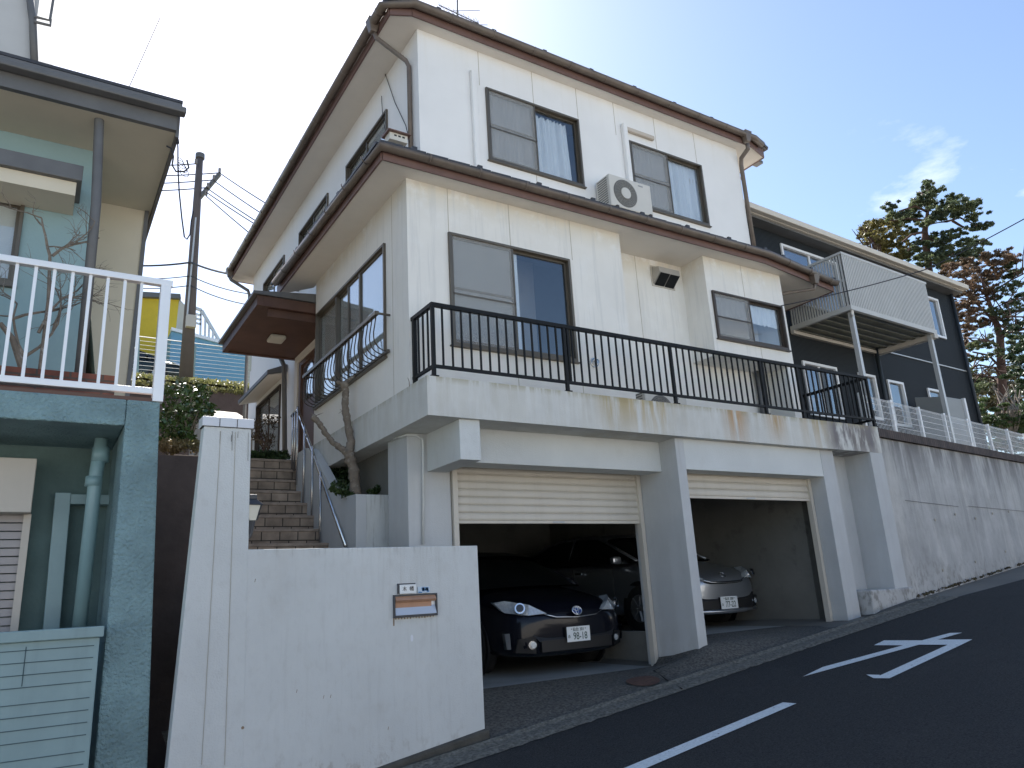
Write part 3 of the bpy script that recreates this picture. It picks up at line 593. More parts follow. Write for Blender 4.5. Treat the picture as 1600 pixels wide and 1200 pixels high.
ring_roof('lower_roof', front, inner, GZ, .42, .125, [(3.1, 10.0), (3.1, 6.72), (6.1, 6.72), (9.25, 6.72), (9.25, 8.2)], label='tiled skirt roof between the storeys')
b = MB(); b.add([(6.0, 6.71, GZ+.001), (9.28, 6.71, GZ+.001), (9.28, 7.13, GZ+.001), (6.0, 7.13, GZ+.001)], [(0, 1, 2, 3)]); b.build('bay_soffit', SOFFIT, house)
def gutter(path, z, r=.062, mat=BROWN, name='gutter', cx=(6, 10)):
    b = MB(); n = 9; rows = []
    for i, (x, y) in enumerate(path):
        p = Vector((x, y, 0)); a = Vector((*path[max(i-1, 0)], 0)); c = Vector((*path[min(i+1, len(path)-1)], 0)); d = (c-a).normalized(); nr = Vector((d.y, -d.x, 0))
        if (p-Vector((*cx, 0))).dot(nr) < 0: nr = -nr
        for k in range(n):
            t = math.pi+math.pi*k/(n-1); q = p+nr*(r+.022+r*math.cos(t))+Vector((0, 0, z+r*math.sin(t)*1.05)); rows.append(tuple(q))
    m_ = len(path); fs = [(i*n+k, i*n+k+1, (i+1)*n+k+1, (i+1)*n+k) for i in range(m_-1) for k in range(n-1)]
    fs += [tuple(range(n)), tuple((m_-1)*n+k for k in range(n))]
    b.add(rows, fs)
    # clips / joints
    for i in range(m_-1):
        p, q = Vector((*path[i], 0)), Vector((*path[i+1], 0)); Ln = (q-p).length; d = (q-p)/Ln; nr = Vector((d.y, -d.x, 0))
        if (p-Vector((*cx, 0))).dot(nr) < 0: nr = -nr
        k = .5
        while k < Ln-.1:
            c = p+d*k; ring = []
            for w_ in (-.012, .012):
                for kk in range(n):
                    t = math.pi+math.pi*kk/(n-1); ring.append(tuple(c+d*w_+nr*(r+.022+(r+.004)*math.cos(t))+Vector((0, 0, z+(r+.004)*math.sin(t)*1.05))))
            b.add(ring, [(kk, kk+1, n+kk+1, n+kk) for kk in range(n-1)]); k += .62
    o = b.build(name, mat, house, smooth=True)
    so_ = o.modifiers.new('thick', 'SOLIDIFY'); so_.thickness = .003
    return o
gutter([(2.71, 10.3), (2.71, 6.47), (8.70, 6.47), (10.66, 6.73)], GZ+.125)
# ---- upper roof
uo = [(3.08, 15.86), (3.08, 7.06), (3.32, 6.95), (9.465, 6.95), (9.92, 7.07), (9.92, 15.86)]
ui = [(5.5, 13.4), (5.5, 9.4), (5.5, 9.4), (7.4, 9.4), (7.4, 9.4), (7.4, 13.4)]
us_ = [(3.5, 15.4), (3.5, 7.14), (3.5, 7.14), (9.28, 7.14), (9.28, 7.14), (9.28, 15.4)]
ring_roof('upper_roof', uo, ui, SU, .9, .13, us_, closed=True, label='dark tiled hip roof on top')
b = MB(); b.box(5.4, 7.5, 9.3, 13.5, SU+1.02, SU+1.12); b.build('roof_ridge', TILE, house, bevel=.03)
b = MB(); b.box(XU-.002, XR+.01, YR-.001, 15.4, 7.0, 7.02); b.build('roof_deck', SOFFIT, house)
gutter([(3.08, 15.75), (3.08, 7.06), (3.32, 6.95), (9.465, 6.95), (9.72, 7.02)], SU+.13)
# hopper boxes + downpipes
def pipe(pts, r=.03, mat=BROWN, name='downpipe'):
    b = MB(); b.tube(pts, r, 10); return b.build(name, mat, house, smooth=True)
def hopper(c, mat=BROWN):
    c = Vector(c); b = MB(); b.hexa([c+Vector(v) for v in ((-.04, -.04, -.12), (.04, -.04, -.12), (.04, .04, -.12), (-.04, .04, -.12))], [c+Vector(v) for v in ((-.08, -.07, .07), (.08, -.07, .07), (.08, .07, .07), (-.08, .07, .07))]); b.build('gutter_hopper', mat, house, bevel=.008)
hopper((9.28, 6.87, SU+.1)); pipe([(9.28, 6.87, SU-.05), (9.28, 6.87, SU-.14), (9.32, 7.06, SU-.2), (9.345, 7.1, SU-.3), (9.345, 7.1, 4.9)], .036)
pipe([(9.36, 7.25, SU-.36), (9.6, 7.4, SU-.3), (9.85, 7.5, SU-.2)], .026)
b = MB(); b.box(9.90, 10.1, 7.22, 7.36, SU+.02, SU+.07); b.build('gutter_end', GREYBR, house)
hopper((9.98, 6.57, GZ+.06)); pipe([(9.98, 6.57, GZ-.06), (9.98, 6.60, GZ-.13), (9.35, 7.02, GZ-.2), (9.33, 7.1, GZ-.4), (9.33, 7.1, 2.1)], .026)
q0 = P(585, 42, X=3.02); hopper((3.0, q0.y, SU+.1)); c1 = P(607, 48, Z=SU-.03); 
pipe([(3.02, q0.y, SU-.02), (3.05, q0.y, SU-.08), (3.40, 7.32, SU-.36), (3.43, 7.3, SU-.45), (3.43, 7.3, 5.0)], .03)
hopper((3.0, 15.6, SU+.08)); pipe([(3.0, 15.6, SU-.04), (3.03, 15.6, SU-.1), (3.40, 15.62, SU-.28), (3.43, 15.6, SU-.4), (3.43, 15.6, 2.0)], .035, GREYBR)
pipe([P(438, 558, Y=12.25), P(444, 572, Y=12.25), P(445, 712, Y=12.25)], .04, GREYBR)
# pier/pipe under bay
pipe([(8.9, 7.05, 3.0), (8.9, 7.05, 2.08)], .045, GREYBR)
# white panels on the side skirt roof
for py0, py1 in ((7.0, 7.75), (7.85, 8.35), (9.9, 10.35)):
    b = MB(); b.box(2.74, 2.78, py0, py1, GZ+.13, GZ+.27); b.build('snow_guard_board', ALU, house)
# birdhouse-like junction box
q = P(622, 215, Y=6.9); b = MB(); b.box(q.x-.12, q.x+.1, 6.86, 7.0, q.z-.07, q.z+.02); jb = b.build('junction_box', M('cream_box', (.6, .58, .52), .6), house)
b = MB(); b.hexa([(q.x-.15, 6.82, q.z+.021), (q.x+.13, 6.82, q.z+.021), (q.x+.13, 7.03, q.z+.021), (q.x-.15, 7.03, q.z+.021)], [(q.x-.15, 6.82, q.z+.035), (q.x+.13, 6.82, q.z+.035), (q.x+.13, 7.03, q.z+.06), (q.x-.15, 7.03, q.z+.06)]); b.build('box_lid', REDBR, jb)
b = MB()
for dx in (-.05, .0, .05): b.box(q.x+dx-.015, q.x+dx+.015, 6.857, 6.861, q.z-.02, q.z+.0)
b.build('box_holes', WIRE, jb)
b = MB(); b.tube([P(600, 110, X=3.45), P(617, 160, X=3.44), P(634, 196, X=3.43), P(640, 222, X=3.40)], .006, 5); b.build('aerial_cable', WIRE, house)
b = MB(); b.tube([P(596, 150, X=3.45), P(598, 185, X=3.44), P(606, 222, X=3.35)], .005, 5); b.build('aerial_cable', WIRE, house)
# corner ridge tiles at right ends
for (x, y, z) in ((10.5, 6.78, GZ+.19), (9.3, 6.78, GZ+.36), (9.9, 6.98, GZ+.28), (9.78, 7.05, SU+.2), (3.2, 7.02, SU+.2)):
    b = MB(); b.tube([(x-.2, y+.06, z+.05), (x-.06, y+.01, z+.02), (x+.1, y-.03, z-.02)], [.055, .06, .045], 10); b.build('ridge_tile', TILE, house, smooth=True)
# vent hood on recess wall
p0 = P(1017, 417, Y=YR); p1 = P(1049, 424, Y=YR); p2 = P(1021, 444, Y=YR)
hx0, hx1, hz1, hz0 = p0.x, p1.x, p0.z, p2.z
b = MB(); b.box(hx0-.02, hx1+.02, YR-.012, YR-.001, hz0-.03, hz1+.02); vh = b.build('vent_hood', CREAM, house)
b = MB(); b.prism([(hx0, YR-.012, hz1), (hx0, YR-.15, hz1-.05), (hx0, YR-.16, hz0+.13), (hx0, YR-.012, hz0)], (hx1-hx0, 0, 0)); b.build('hood_shell', M('vent_grey', (.36, .34, .31), .5), vh, bevel=.004)
b = MB(); s1 = Vector((0, .148, -.13)); o_ = Vector((hx0+.02, YR-.163, hz0+.12)); wd = (hx1-hx0-.06)/2
for k in (0, 1):
    a = o_+Vector((k*(wd+.02), 0, 0)); b.prism([a, a+Vector((wd, 0, 0)), a+Vector((wd, 0, 0))+s1, a+s1], (0, -.003, -.004))
b.build('hood_opening', BLACK, vh)
# round vent cap
q = P(928, 567, Y=YH); b = MB(); b.disc(q, (0, -1, 0), .06, .02, 20); b.disc(q+Vector((0, -.02, 0)), (0, -1, 0), .045, .05, 20, .03); b.build('vent_cap', STEEL, house, smooth=False)
# duct covers
b = MB(); a_ = P(737, 116, Y=YR); c_ = P(746, 262, Y=YR); b.box(a_.x-.035, a_.x+.035, YR-.06, YR-.002, c_.z-.1, a_.z); b.tube([(a_.x-.03, YR-.03, a_.z), (a_.x, YR-.03, a_.z+.02)], .03, 8); b.build('pipe_duct', WHITE_UP, house, bevel=.012)
b = MB(); a_ = P(972, 196, Y=YR); c_ = P(1018, 211, Y=YR); b.box(a_.x-.04, a_.x+.04, YR-.07, YR-.002, 5.1, a_.z); b.build('pipe_duct', WHITE_UP, house, bevel=.012)
b = MB(); b.box(a_.x+.04, c_.x, YR-.06, YR-.002, a_.z-.10, a_.z-.035); b.build('pipe_duct', M('aged_duct', (.55, .48, .4), .6), house, bevel=.012)
# ---- black railing on the slab
RT = 2.82; RB = 2.18; YB = 6.225
b = MB(); b.bar((3.10, YB, RT), (10.30, YB, RT), .045, .04); b.bar((3.12, YB, RB), (10.28, YB, RB), .03, .03)
b.bar((3.12, YB, RT), (3.12, YH, RT), .045, .04); b.bar((3.12, YB, RB), (3.12, YH, RB), .03, .03)
b.bar((10.28, YB, RT), (10.28, 7.43, RT), .045, .04); b.bar((10.28, YB, RB), (10.28, 7.43, RB), .03, .03)
rl = b.build('railing', BLACK, house, label='black metal balcony railing')
posts = [3.12, P(881, 530, Y=YB).x, P(1048, 560, Y=YB).x, P(1189, 585, Y=YB).x, P(1248, 600, Y=YB).x, 10.28]
for i, x in enumerate(posts):
    b = MB(); b.bar((x, YB, 2.075), (x, YB, RT-.02), .035); b.box(x-.04, x+.04, YB-.03, YB+.04, 2.071, 2.083); b.build('railing_post', BLACK, rl)
    if i in (1, 3): b = MB(); b.bar((x+.05, YB, RB), (x+.05, YB, RT-.02), .025); b.build('railing_post', BLACK, rl)
for (x, y) in ((3.12, YH-.04), (10.28, 7.4)): b = MB(); b.bar((x, y, 2.0), (x, y, RT-.02), .04); b.build('railing_post', BLACK, rl)
for i in range(len(posts)-1):
    b = MB(); x0, x1 = posts[i], posts[i+1]; n = round((x1-x0)/.108)
    for k in range(1, n): x = x0+(x1-x0)*k/n; b.bar((x, YB, RB), (x, YB, RT-.015), .017)
    b.build('baluster_panel', BLACK, rl)
b = MB()
for k in range(1, 4): b.bar((3.12, YB+k*.11, RB), (3.12, YB+k*.11, RT-.015), .017)
b.build('baluster_panel', BLACK, rl)
b = MB()
for k in range(1, 11): b.bar((10.28, YB+k*.108, RB), (10.28, YB+k*.108, RT-.015), .017)
b.build('baluster_panel', BLACK, rl)
# ---- curved window guard
b = MB(); y0, y1, gx = 7.16, 9.80, 2.92; GT = 3.04
b.bar((gx, y0, GT), (gx, y1, GT), .045, .04); b.bar((gx, y0+.02, GT), (XL, y0+.02, GT), .02, .02); b.bar((gx, y1-.02, GT), (XL, y1-.02, GT), .02, .02)
b.bar((XL-.03, y0, 2.62), (XL-.03, y1, 2.62), .03, .03)
gd = b.build('window_guard', BRONZE, house, label='window guard rail of outward curving bars')
b = MB(); n = 22
for k in range(n+1):
    y = y0+.03+(y1-y0-.06)*k/n
    pts = [(gx, y, GT-.02), (gx-.015, y, 2.92), (gx-.03, y, 2.82)]+[(gx-.03+.15*(1-math.cos(t*math.pi/2/6)), y, 2.77-.15*math.sin(t*math.pi/2/6)) for t in range(0, 7)]
    b.tube(pts, .007, 5)
b.build('guard_bars', BRONZE_D, gd, smooth=True)

# ------------------------------------------------------------------ AC units
def ac_unit(x0, y0, z0, label, w_=.78, h=.54, d=.29):
    t = thing('air_conditioner', label, 'air conditioner', (x0+w_/2, y0+d/2, z0), 'outdoor air conditioner units')
    am = M('ac_cream', (.60, .575, .52), .45, var=.05); dk = M('ac_grille_grey', (.16, .155, .14), .5)
    b = MB(); b.box(x0, x0+w_, y0, y0+d, z0+.04, z0+h); b.build('casing', am, t, bevel=.012)
    cx, cz, r = x0+w_*.36, z0+h*.53, h*.40
    b = MB(); b.disc((cx, y0+.004, cz), (0, -1, 0), r, .008, 36); b.build('fan_grille', dk, t)
    b = MB()
    for k in range(1, 9): b.ring((cx, y0-.010, cz), (0, -1, 0), r*k/9, .0022, 32)
    for k in range(20):
        a = k*math.pi/10; b.tube([(cx+math.cos(a)*r*.36, y0-.012, cz+math.sin(a)*r*.36), (cx+math.cos(a)*r, y0-.008, cz+math.sin(a)*r)], .0022, 4)
    b.build('grille_wire', M('grille_wire', (.3, .29, .27), .5), t)
    b = MB(); b.disc((cx, y0-.008, cz), (0, -1, 0), r*.4, .01, 28); b.build('fan_hub', am, t)
    b = MB()
    for k in range(12): b.box(x0-.004, x0+.002, y0+.05, y0+d-.04, z0+.1+k*.034, z0+.115+k*.034)
    b.build('side_louvre', dk, t)
    b = MB(); b.box(x0+.54*w_/.78, x0+.63*w_/.78, y0-.003, y0+.001, z0+h-.065, z0+h-.045); b.build('badge', M('badge_grey', (.3, .3, .3), .5), t)
    b = MB(); b.box(x0+.06, x0+.1, y0-.04, y0+d+.03, z0, z0+.038); b.box(x0+w_-.1, x0+w_-.06, y0-.04, y0+d+.03, z0, z0+.038); b.box(x0-.05, x0+w_+.05, y0-.04, y0-.02, z0-.02, z0+.0)
    b.build('mounting_feet', BRONZE_D, t)
    return t
q = P(951, 317, Y=6.80); q2 = P(1017, 336, Y=6.80)
ac_unit(q.x+.05, 6.80, 4.93, 'cream air conditioner unit sitting on the skirt roof below the upstairs windows', w_=q2.x-q.x, h=.52)
q = P(1012, 640, Y=6.72)
ac_unit(q.x, 6.74, 1.875, 'air conditioner unit on the balcony slab behind the black railing', w_=.72, h=.5, d=.28)
# ------------------------------------------------------------------ antenna
at = thing('antenna', 'thin fishbone television antenna above the upper roof', 'antenna', (5.3, 9.5, 7.9))
D = 14.0
def pz(px, py, D=11.5):  # point at fixed distance along the view
    d = ray(px, py); return d*(D/F)
b = MB(); b.tube([pz(715, 60), pz(714, -40)], .014, 8); b.build('mast', GREYBR, at)
b = MB(); b.tube([pz(686, 8), pz(748, 37)], .008, 6)
for k in range(9):
    t = k/8; c = pz(686+62*t, 8+29*t); b.tube([c+Vector((-.1, .0, .05)), c+Vector((.1, 0, -.05))], .003, 4); b.tube([c+Vector((0, 0, -.07)), c+Vector((0, 0, .07))], .003, 4)
b.tube([pz(706, 17), pz(750, 16)], .005, 5); b.tube([pz(735, 38), pz(762, 39)], .005, 5); b.tube([pz(738, 37), pz(743, 27), pz(747, 36)], .006, 5); b.build('boom', GREYBR, at)

# ------------------------------------------------------------------ garden wall, pillar, mailbox
FW = 6.0
gw = thing('garden_wall', 'pale rendered front garden wall with built-in letter box', 'wall', (2.4, 6.0, -1.4))
tl = P(392, 859, Y=FW); tr = P(746, 852, Y=FW); br = P(757, 1148, Y=FW)
zt = (tl.z+tr.z)/2
b = MB(); b.hexa([(1.40, FW, -1.5), (br.x+.008, FW, -1.5), (br.x+.008, FW+.15, -1.5), (1.40, FW+.15, -1.5)], [(1.375, FW, zt), (tr.x, FW, zt), (tr.x, FW+.15, zt), (1.375, FW+.15, zt)])
b.build('wall', GARDEN, gw, bevel=.006)
b = MB(); b.hexa([(1.0, FW-.07, roadz(1.0)-.2), (br.x+.03, FW-.07, roadz(3.3)-.2), (br.x+.03, FW+.16, roadz(3.3)-.2), (1.0, FW+.16, roadz(1)-.2)], [(1.0, FW-.05, roadz(1.0)+.02), (br.x+.03, FW-.05, roadz(3.3)+.125), (br.x+.03, FW+.153, roadz(3.3)+.125), (1.0, FW+.153, roadz(1)+.02)])
b.build('plinth', PLINTH, gw, bevel=.02)
# pillar
a_ = P(319, 664, Y=FW); c_ = P(391, 672, Y=FW); d_ = P(262, 1200, Y=FW)
pzt = (a_.z+c_.z)/2
xb0 = d_.x-.03; 
b = MB(); b.hexa([(xb0, FW-.004, -1.6), (1.42, FW-.004, -1.6), (1.42, FW+.12, -1.6), (xb0, FW+.12, -1.6)], [(a_.x, FW-.004, pzt), (1.375, FW-.004, pzt), (1.375, FW+.12, pzt), (a_.x, FW+.12, pzt)])
pil = b.build('gate_pillar', GARDEN, gw, bevel=.006, label='tall tapering pillar at the left end of the wall')
b = MB(); b.box(1.27, 1.37, FW+.121, 7.4, -1.6, .9); b.build('side_wall', GARDEN, pil)
b = MB()
for (x0, x1) in (((345, 673), (315, 1195)), ((368, 675), (351, 1195))):
    p = P(*x0, Y=FW-.006); q = P(*x1, Y=FW-.006); b.bar(p, q, .006, .002)
b.build('groove', JOINT, pil)
b = MB()
for (xx, y0_, y1_, ww) in ((344, 674, 694, .006), (363, 674, 704, .012), (362, 680, 690, .02), (388, 676, 720, .008), (372, 674, 684, .01)):
    p = P(xx, y0_, Y=FW-.006); q = P(xx-.6, y1_, Y=FW-.006); b.bar(p, q, ww, .001)
b.build('drip_stain', M('drip_dark', (.25, .24, .22), .9, var=.5, vscale=40), pil)
CAP = M('cap_tile', (.62, .64, .68), .35, var=.05)
b = MB(); n = 3; x0, x1 = a_.x-.02, 1.395
for k in range(n):
    for j in range(1):
        b.box(x0+(x1-x0)*k/n+.003, x0+(x1-x0)*(k+1)/n-.003, FW-.02+j*.2, FW-.02+j*.2+.16, pzt+.001, pzt+.075)
b.build('cap_tile', CAP, pil, bevel=.004)
b = MB(); b.box(x0+.008, x1-.008, FW-.012, FW+.13, pzt+.001, pzt+.068); b.build('cap_mortar', PLINTH, pil)
# letter box
mtl = P(613.5, 930, Y=FW); mbr = P(681, 961, Y=FW); mtr = P(681, 927, Y=FW); mbl = P(615, 966, Y=FW)
x0, x1, z0, z1 = mtl.x, mtr.x, mbl.z, mtl.z
LBX = M('letterbox_black', (.03, .035, .045), .4); CU = M('copper_flap', (.42, .24, .15), .5, metal=.2, var=.15, vscale=10); LAL = M('letterbox_aluminium', (.55, .58, .62), .35, metal=.4)
b = MB(); b.box(x0, x1, FW-.03, FW-.002, z1-.012, z1); b.box(x0, x1, FW-.03, FW-.002, z0, z0+.018); b.box(x0, x0+.012, FW-.03, FW-.002, z0+.018, z1-.012); b.box(x1-.012, x1, FW-.03, FW-.002, z0+.018, z1-.012)
lb = b.build('letter_box', LBX, gw, bevel=.002)
b = MB(); b.box(x0+.012, x1-.012, FW-.006, FW-.003, z0+.018, z1-.012); b.build('box_back', LAL, lb)
b = MB(); b.prism([(x0+.014, FW-.02, z1-.014), (x0+.014, FW-.04, z1-.045), (x0+.014, FW-.03, z1-.062), (x0+.014, FW-.01, z1-.045)], (x1-x0-.03, 0, 0)); b.build('flap', CU, lb)
b = MB(); b.box(x0+.014, x1-.05, FW-.012, FW-.007, z1-.105, z1-.062); b.build('slot_panel', CU, lb)
b = MB(); b.prism([(x0+.014, FW-.008, z0+.09), (x0+.014, FW-.034, z0+.02), (x0+.014, FW-.008, z0+.02)], (x1-x0-.028, 0, 0)); b.build('lower_lip', LAL, lb)
RD = M('rust_run', (.26, .19, .13), .9, var=.3, vscale=20)
b = MB(); b.box(x0+.001, x0+.012, FW-.0035, FW-.001, z0-.06, z0)
for k in range(14): xx = x0+.02+k*(x1-x0-.03)/14; b.box(xx, xx+.01, FW-.003, FW-.001, z0-.006-.008*random.random(), z0)
b.build('rust_edge', RD, lb)
# name plate with writing
def text_mesh(s, size, mat, parent, loc, rot=(math.pi/2, 0, 0), name='lettering', align='CENTER', ext=.0008, sx=1.0):
    cu = bpy.data.curves.new('t', 'FONT'); cu.body = s; cu.size = size; cu.align_x = align; cu.align_y = 'CENTER'; cu.extrude = ext; cu.resolution_u = 3
    o = bpy.data.objects.new('t', cu); COL.objects.link(o)
    bpy.context.view_layer.update(); dg = bpy.context.evaluated_depsgraph_get()
    me = bpy.data.meshes.new_from_object(o.evaluated_get(dg)); bpy.data.objects.remove(o)
    me.transform(Matrix.Translation(Vector(loc)-parent_world(parent)) @ (Matrix.Rotation(rot[2], 4, 'Z') @ Matrix.Rotation(rot[0], 4, 'X')) @ Matrix.Diagonal((sx, 1, 1, 1)))
    me.materials.clear(); me.materials.append(mat); ob = bpy.data.objects.new(name, me); COL.objects.link(ob); ob.parent = parent; return ob
INK = M('black_ink', (.02, .02, .02), .6); PLT = M('plate_white', (.75, .78, .78), .4)
p = P(622.5, 914, Y=FW); q = P(648.5, 927, Y=FW)
b = MB(); b.box(p.x, q.x, FW-.03, FW-.002, q.z, p.z); npz = b.build('name_plate', [PLT], gw, bevel=.002)
b = MB(); b.box(p.x-.012, q.x-.005, FW-.022, FW-.001, q.z+.003, p.z+.01); b.build('plate_holder', LBX, npz)
cx = (p.x+q.x)/2; cz = (p.z+q.z)/2
text_mesh('木', .042, INK, npz, (cx-.032, FW-.0315, cz)); text_mesh('幡', .042, INK, npz, (cx+.032, FW-.0315, cz))
p = P(652, 917, Y=FW); q = P(671, 926, Y=FW)
b = MB(); b.box(p.x, q.x, FW-.012, FW-.002, q.z, p.z); tgp = b.build('address_tag', M('tag_white', (.5, .6, .68), .5), gw)
b = MB(); random.seed(2)
for k in range(16): 
    xx = p.x+.002+random.random()*(q.x-p.x-.03); zz = q.z+random.random()*(p.z-q.z-.018); b.box(xx, xx+.012+.014*random.random(), FW-.0135, FW-.0121, zz, zz+.008+.012*random.random())
b.build('peeled_blue_film', M('tag_blue', (.10, .26, .50), .5), tgp)
# scuffs
b = MB(); q = P(379, 1137, Y=FW); b.disc(q, (0, -1, 0), .011, .006, 8)
for px, py in ((398, 907), (505, 1089), (516, 1088), (606, 1138), (463, 1080), (1, 1)):
    if px > 5: q = P(px, py, Y=FW); b.bar(q+Vector((0, -.001, -.012)), q+Vector((.006, -.001, .012)), .004, .003)
b.build('wall_marks', RD, gw)
q = P(643.5, 997, Y=FW); b = MB(); n = 14; b.add([(q.x+.012*math.cos(2*math.pi*k/n), FW-.0015, q.z+.028*math.sin(2*math.pi*k/n)) for k in range(n)], [tuple(range(n))]); b.build('paint_patch', M('patch', (.72, .74, .78), .8), gw)
# ---- lantern on pillar
lt = thing('wall_lantern', 'black coach lantern on the inner side of the tall pillar', 'lantern', (1.45, 6.35, .4))
q = P(394, 796, Y=6.35); lx, ly, lz = q.x+.0, 6.35, q.z
b = MB(); b.hexa([(lx-.03, ly-.03, lz-.09), (lx+.03, ly-.03, lz-.09), (lx+.03, ly+.03, lz-.09), (lx-.03, ly+.03, lz-.09)], [(lx-.055, ly-.055, lz+.03), (lx+.055, ly-.055, lz+.03), (lx+.055, ly+.055, lz+.03), (lx-.055, ly+.055, lz+.03)]); b.build('lantern_glass', M('lantern_glass', (.55, .55, .5), .3), lt)
b = MB(); b.hexa([(lx-.075, ly-.075, lz+.031), (lx+.075, ly-.075, lz+.031), (lx+.075, ly+.075, lz+.031), (lx-.075, ly+.075, lz+.031)], [(lx-.03, ly-.03, lz+.08), (lx+.03, ly-.03, lz+.08), (lx+.03, ly+.03, lz+.08), (lx-.03, ly+.03, lz+.08)]); b.box(lx-.03, lx+.03, ly-.03, ly+.03, lz+.081, lz+.12); b.build('lantern_cap', LBX, lt, bevel=.004)
b = MB()
for sx_ in (-1, 1):
    for sy_ in (-1, 1): b.bar((lx+sx_*.032, ly+sy_*.032, lz-.09), (lx+sx_*.058, ly+sy_*.058, lz+.03), .008)
b.tube([(lx, ly, lz-.095), (lx-.01, ly, lz-.2), (1.40, ly, lz-.3)], [.03, .02, .015], 8); b.box(1.385, 1.41, ly-.04, ly+.04, lz-.32, lz-.1); b.build('lantern_bracket', LBX, lt)

# ------------------------------------------------------------------ stairs + handrail + planter
RIS, TRD, YT, ZTOP = .19, .28, 10.6, 2.035
st = thing('staircase', 'brown tiled steps climbing to the entrance beside the pillar', 'stairs', (2.2, 8.0, 0))
b = MB(); b2 = MB()
for k in range(0, 12):
    z = ZTOP-k*RIS; y = YT-k*TRD; xr = 3.09-.04*k-.02 if k < 7 else 2.79
    if y < 7.3: break
    b.box(1.38, 3.15, y, y+TRD+.05 if k else 12.5, z-RIS-.3, z-.035); b2.box(1.38, 3.15, y-.012, y+TRD+.02 if k else 12.5, z-.034, z)
b.build('steps', TILES, st); b2.build('tread', TILET, st, bevel=.004)
sw = MB(); pts = [(556, 772), (537, 777), (524, 771), (512, 752), (496, 722), (484, 702), (478, 700)]
XS = 2.90
tops = [P(x, y, X=XS) for x, y in pts]; poly = [Vector((XS, tops[0].y, -.6))]+tops+[Vector((XS, tops[-1].y+.4, tops[-1].z)), Vector((XS, tops[-1].y+.4, -.6))]
# planter (side wall + front box)
pl = thing('planter', 'rendered planter box with ivy soil beside the steps', 'planter', (3.2, 7.9, 0))
sw.prism([tuple(v) for v in poly], (.12, 0, 0)); sw.build('side_wall', WING_W, pl)
bx_y = tops[0].y; bz = tops[0].z; bxr = P(648, 800, Y=bx_y).x
b = MB(); b.box(XS+.12, bxr, bx_y, bx_y+.12, -.9, bz); b.build('front_panel', GARDEN, pl, bevel=.005)
b = MB(); b.box(XS+.12, 3.42, bx_y+.12, 10.5, -.5, bz-.05); b.build('soil', SOIL, pl)
hr = MB()
def onrail(px, py): return P(px, py, X=2.87)
top = P(465, 640, X=2.93); bot = P(540, 853, X=2.86)
hr.tube([P(456, 650, X=3.0), top, bot], .02, 12)
rail = hr.build('handrail', STEEL, st, smooth=True, label='stainless tube handrail')
for (pxx, yt_, yb_) in ((458, 652, 718), (461.5, 648, 718), (465.5, 642, 738.7), (476, 672, 773), (488.5, 705, 811), (501, 745, 856)):
    p = P(pxx, yt_, X=2.88 if pxx > 464 else 2.95); q_ = P(pxx, yb_, X=2.88 if pxx > 464 else 2.95)
    b = MB(); b.tube([p+Vector((.0, 0, .06)), (p.x, p.y, q_.z-.15)], .013, 8); b.build('handrail_post', STEEL, st, smooth=True)

# ------------------------------------------------------------------ foliage helpers
def leafball(b, c, r, n, size, flat=1.0, rnd=random, elong=1.0):
    for _ in range(n):
        while True:
            v = Vector((rnd.uniform(-1, 1), rnd.uniform(-1, 1), rnd.uniform(-1, 1)))
            if v.length < 1: break
        v = v*(0.55+.45*rnd.random()); p = Vector(c)+Vector((v.x*r, v.y*r, v.z*r*flat))
        u = Vector((rnd.gauss(0, 1), rnd.gauss(0, 1), rnd.gauss(0, 1))).normalized(); w_ = u.orthogonal().normalized()
        w_ = Matrix.Rotation(rnd.random()*6.28, 3, u) @ w_
        s = size*(.6+.8*rnd.random())
        b.add([p-u*s*elong, p+w_*s*.5, p+u*s*elong, p-w_*s*.5], [(0, 1, 2, 3)])
# ---- pruned tree in the planter
tr_ = thing('pruned_tree', 'bare pruned tree with a forked trunk in front of the side window', 'tree', (3.0, 8.3, 1.0))
TY = 8.15
def T(px, py, y=TY): return P(px, py, Y=y)
def knobby(b, pts, rs, n):
    P_ = [Vector(p) for p in pts]; out = []; ro = []; rk = random.Random(len(out)+int(rs[0]*1000))
    for i in range(len(P_)-1):
        for k in range(6):
            t = k/6; out.append(P_[i].lerp(P_[i+1], t)+Vector((rk.gauss(0, .0035), rk.gauss(0, .0035), 0))); ro.append((rs[i]*(1-t)+rs[i+1]*t)*rk.uniform(.88, 1.12)*(1.22 if rk.random() < .1 else 1))
    out.append(P_[-1]); ro.append(rs[-1]); b.tube(out, ro, n)
b = MB()
knobby(b, [T(556, 790), T(555, 768), T(553, 735), T(547, 716), T(543, 705)], [.075, .065, .062, .058, .055], 10)
knobby(b, [T(544, 712), T(548, 690), T(543, 660), T(539, 630), T(540, 612), T(537, 598)], [.052, .046, .042, .040, .042, .05], 10)
knobby(b, [T(544, 710), T(534, 702), T(520, 692), T(508, 676), T(499, 662), T(488, 650)], [.045, .036, .03, .032, .033, .036], 9)
knobby(b, [T(536, 602), T(545, 594), T(556, 586), T(564, 578)], [.03, .02, .016, .008], 7)
knobby(b, [T(534, 600), T(526, 596)], [.03, .022], 7)
b.build('trunk', BARK, tr_, smooth=True)
b = MB(); random.seed(11)
for (a, c, y) in (((565, 577), (582, 583), TY-.1), ((556, 586), (560, 570), TY), ((488, 652), (505, 645), TY), ((490, 650), (483, 644), TY), ((548, 690), (553, 672), TY), ((541, 640), (529, 646), TY), ((541, 645), (531, 640), TY), ((537, 600), (530, 588), TY), ((640, 604), (637, 590), 6.6)):
    p, q = T(*a, y), T(*c, y); m_ = (p+q)/2+Vector((random.uniform(-.02, .02), 0, .01)); b.tube([p, m_, q], [.005, .004, .002], 5)
b.build('twigs', BARK, tr_)
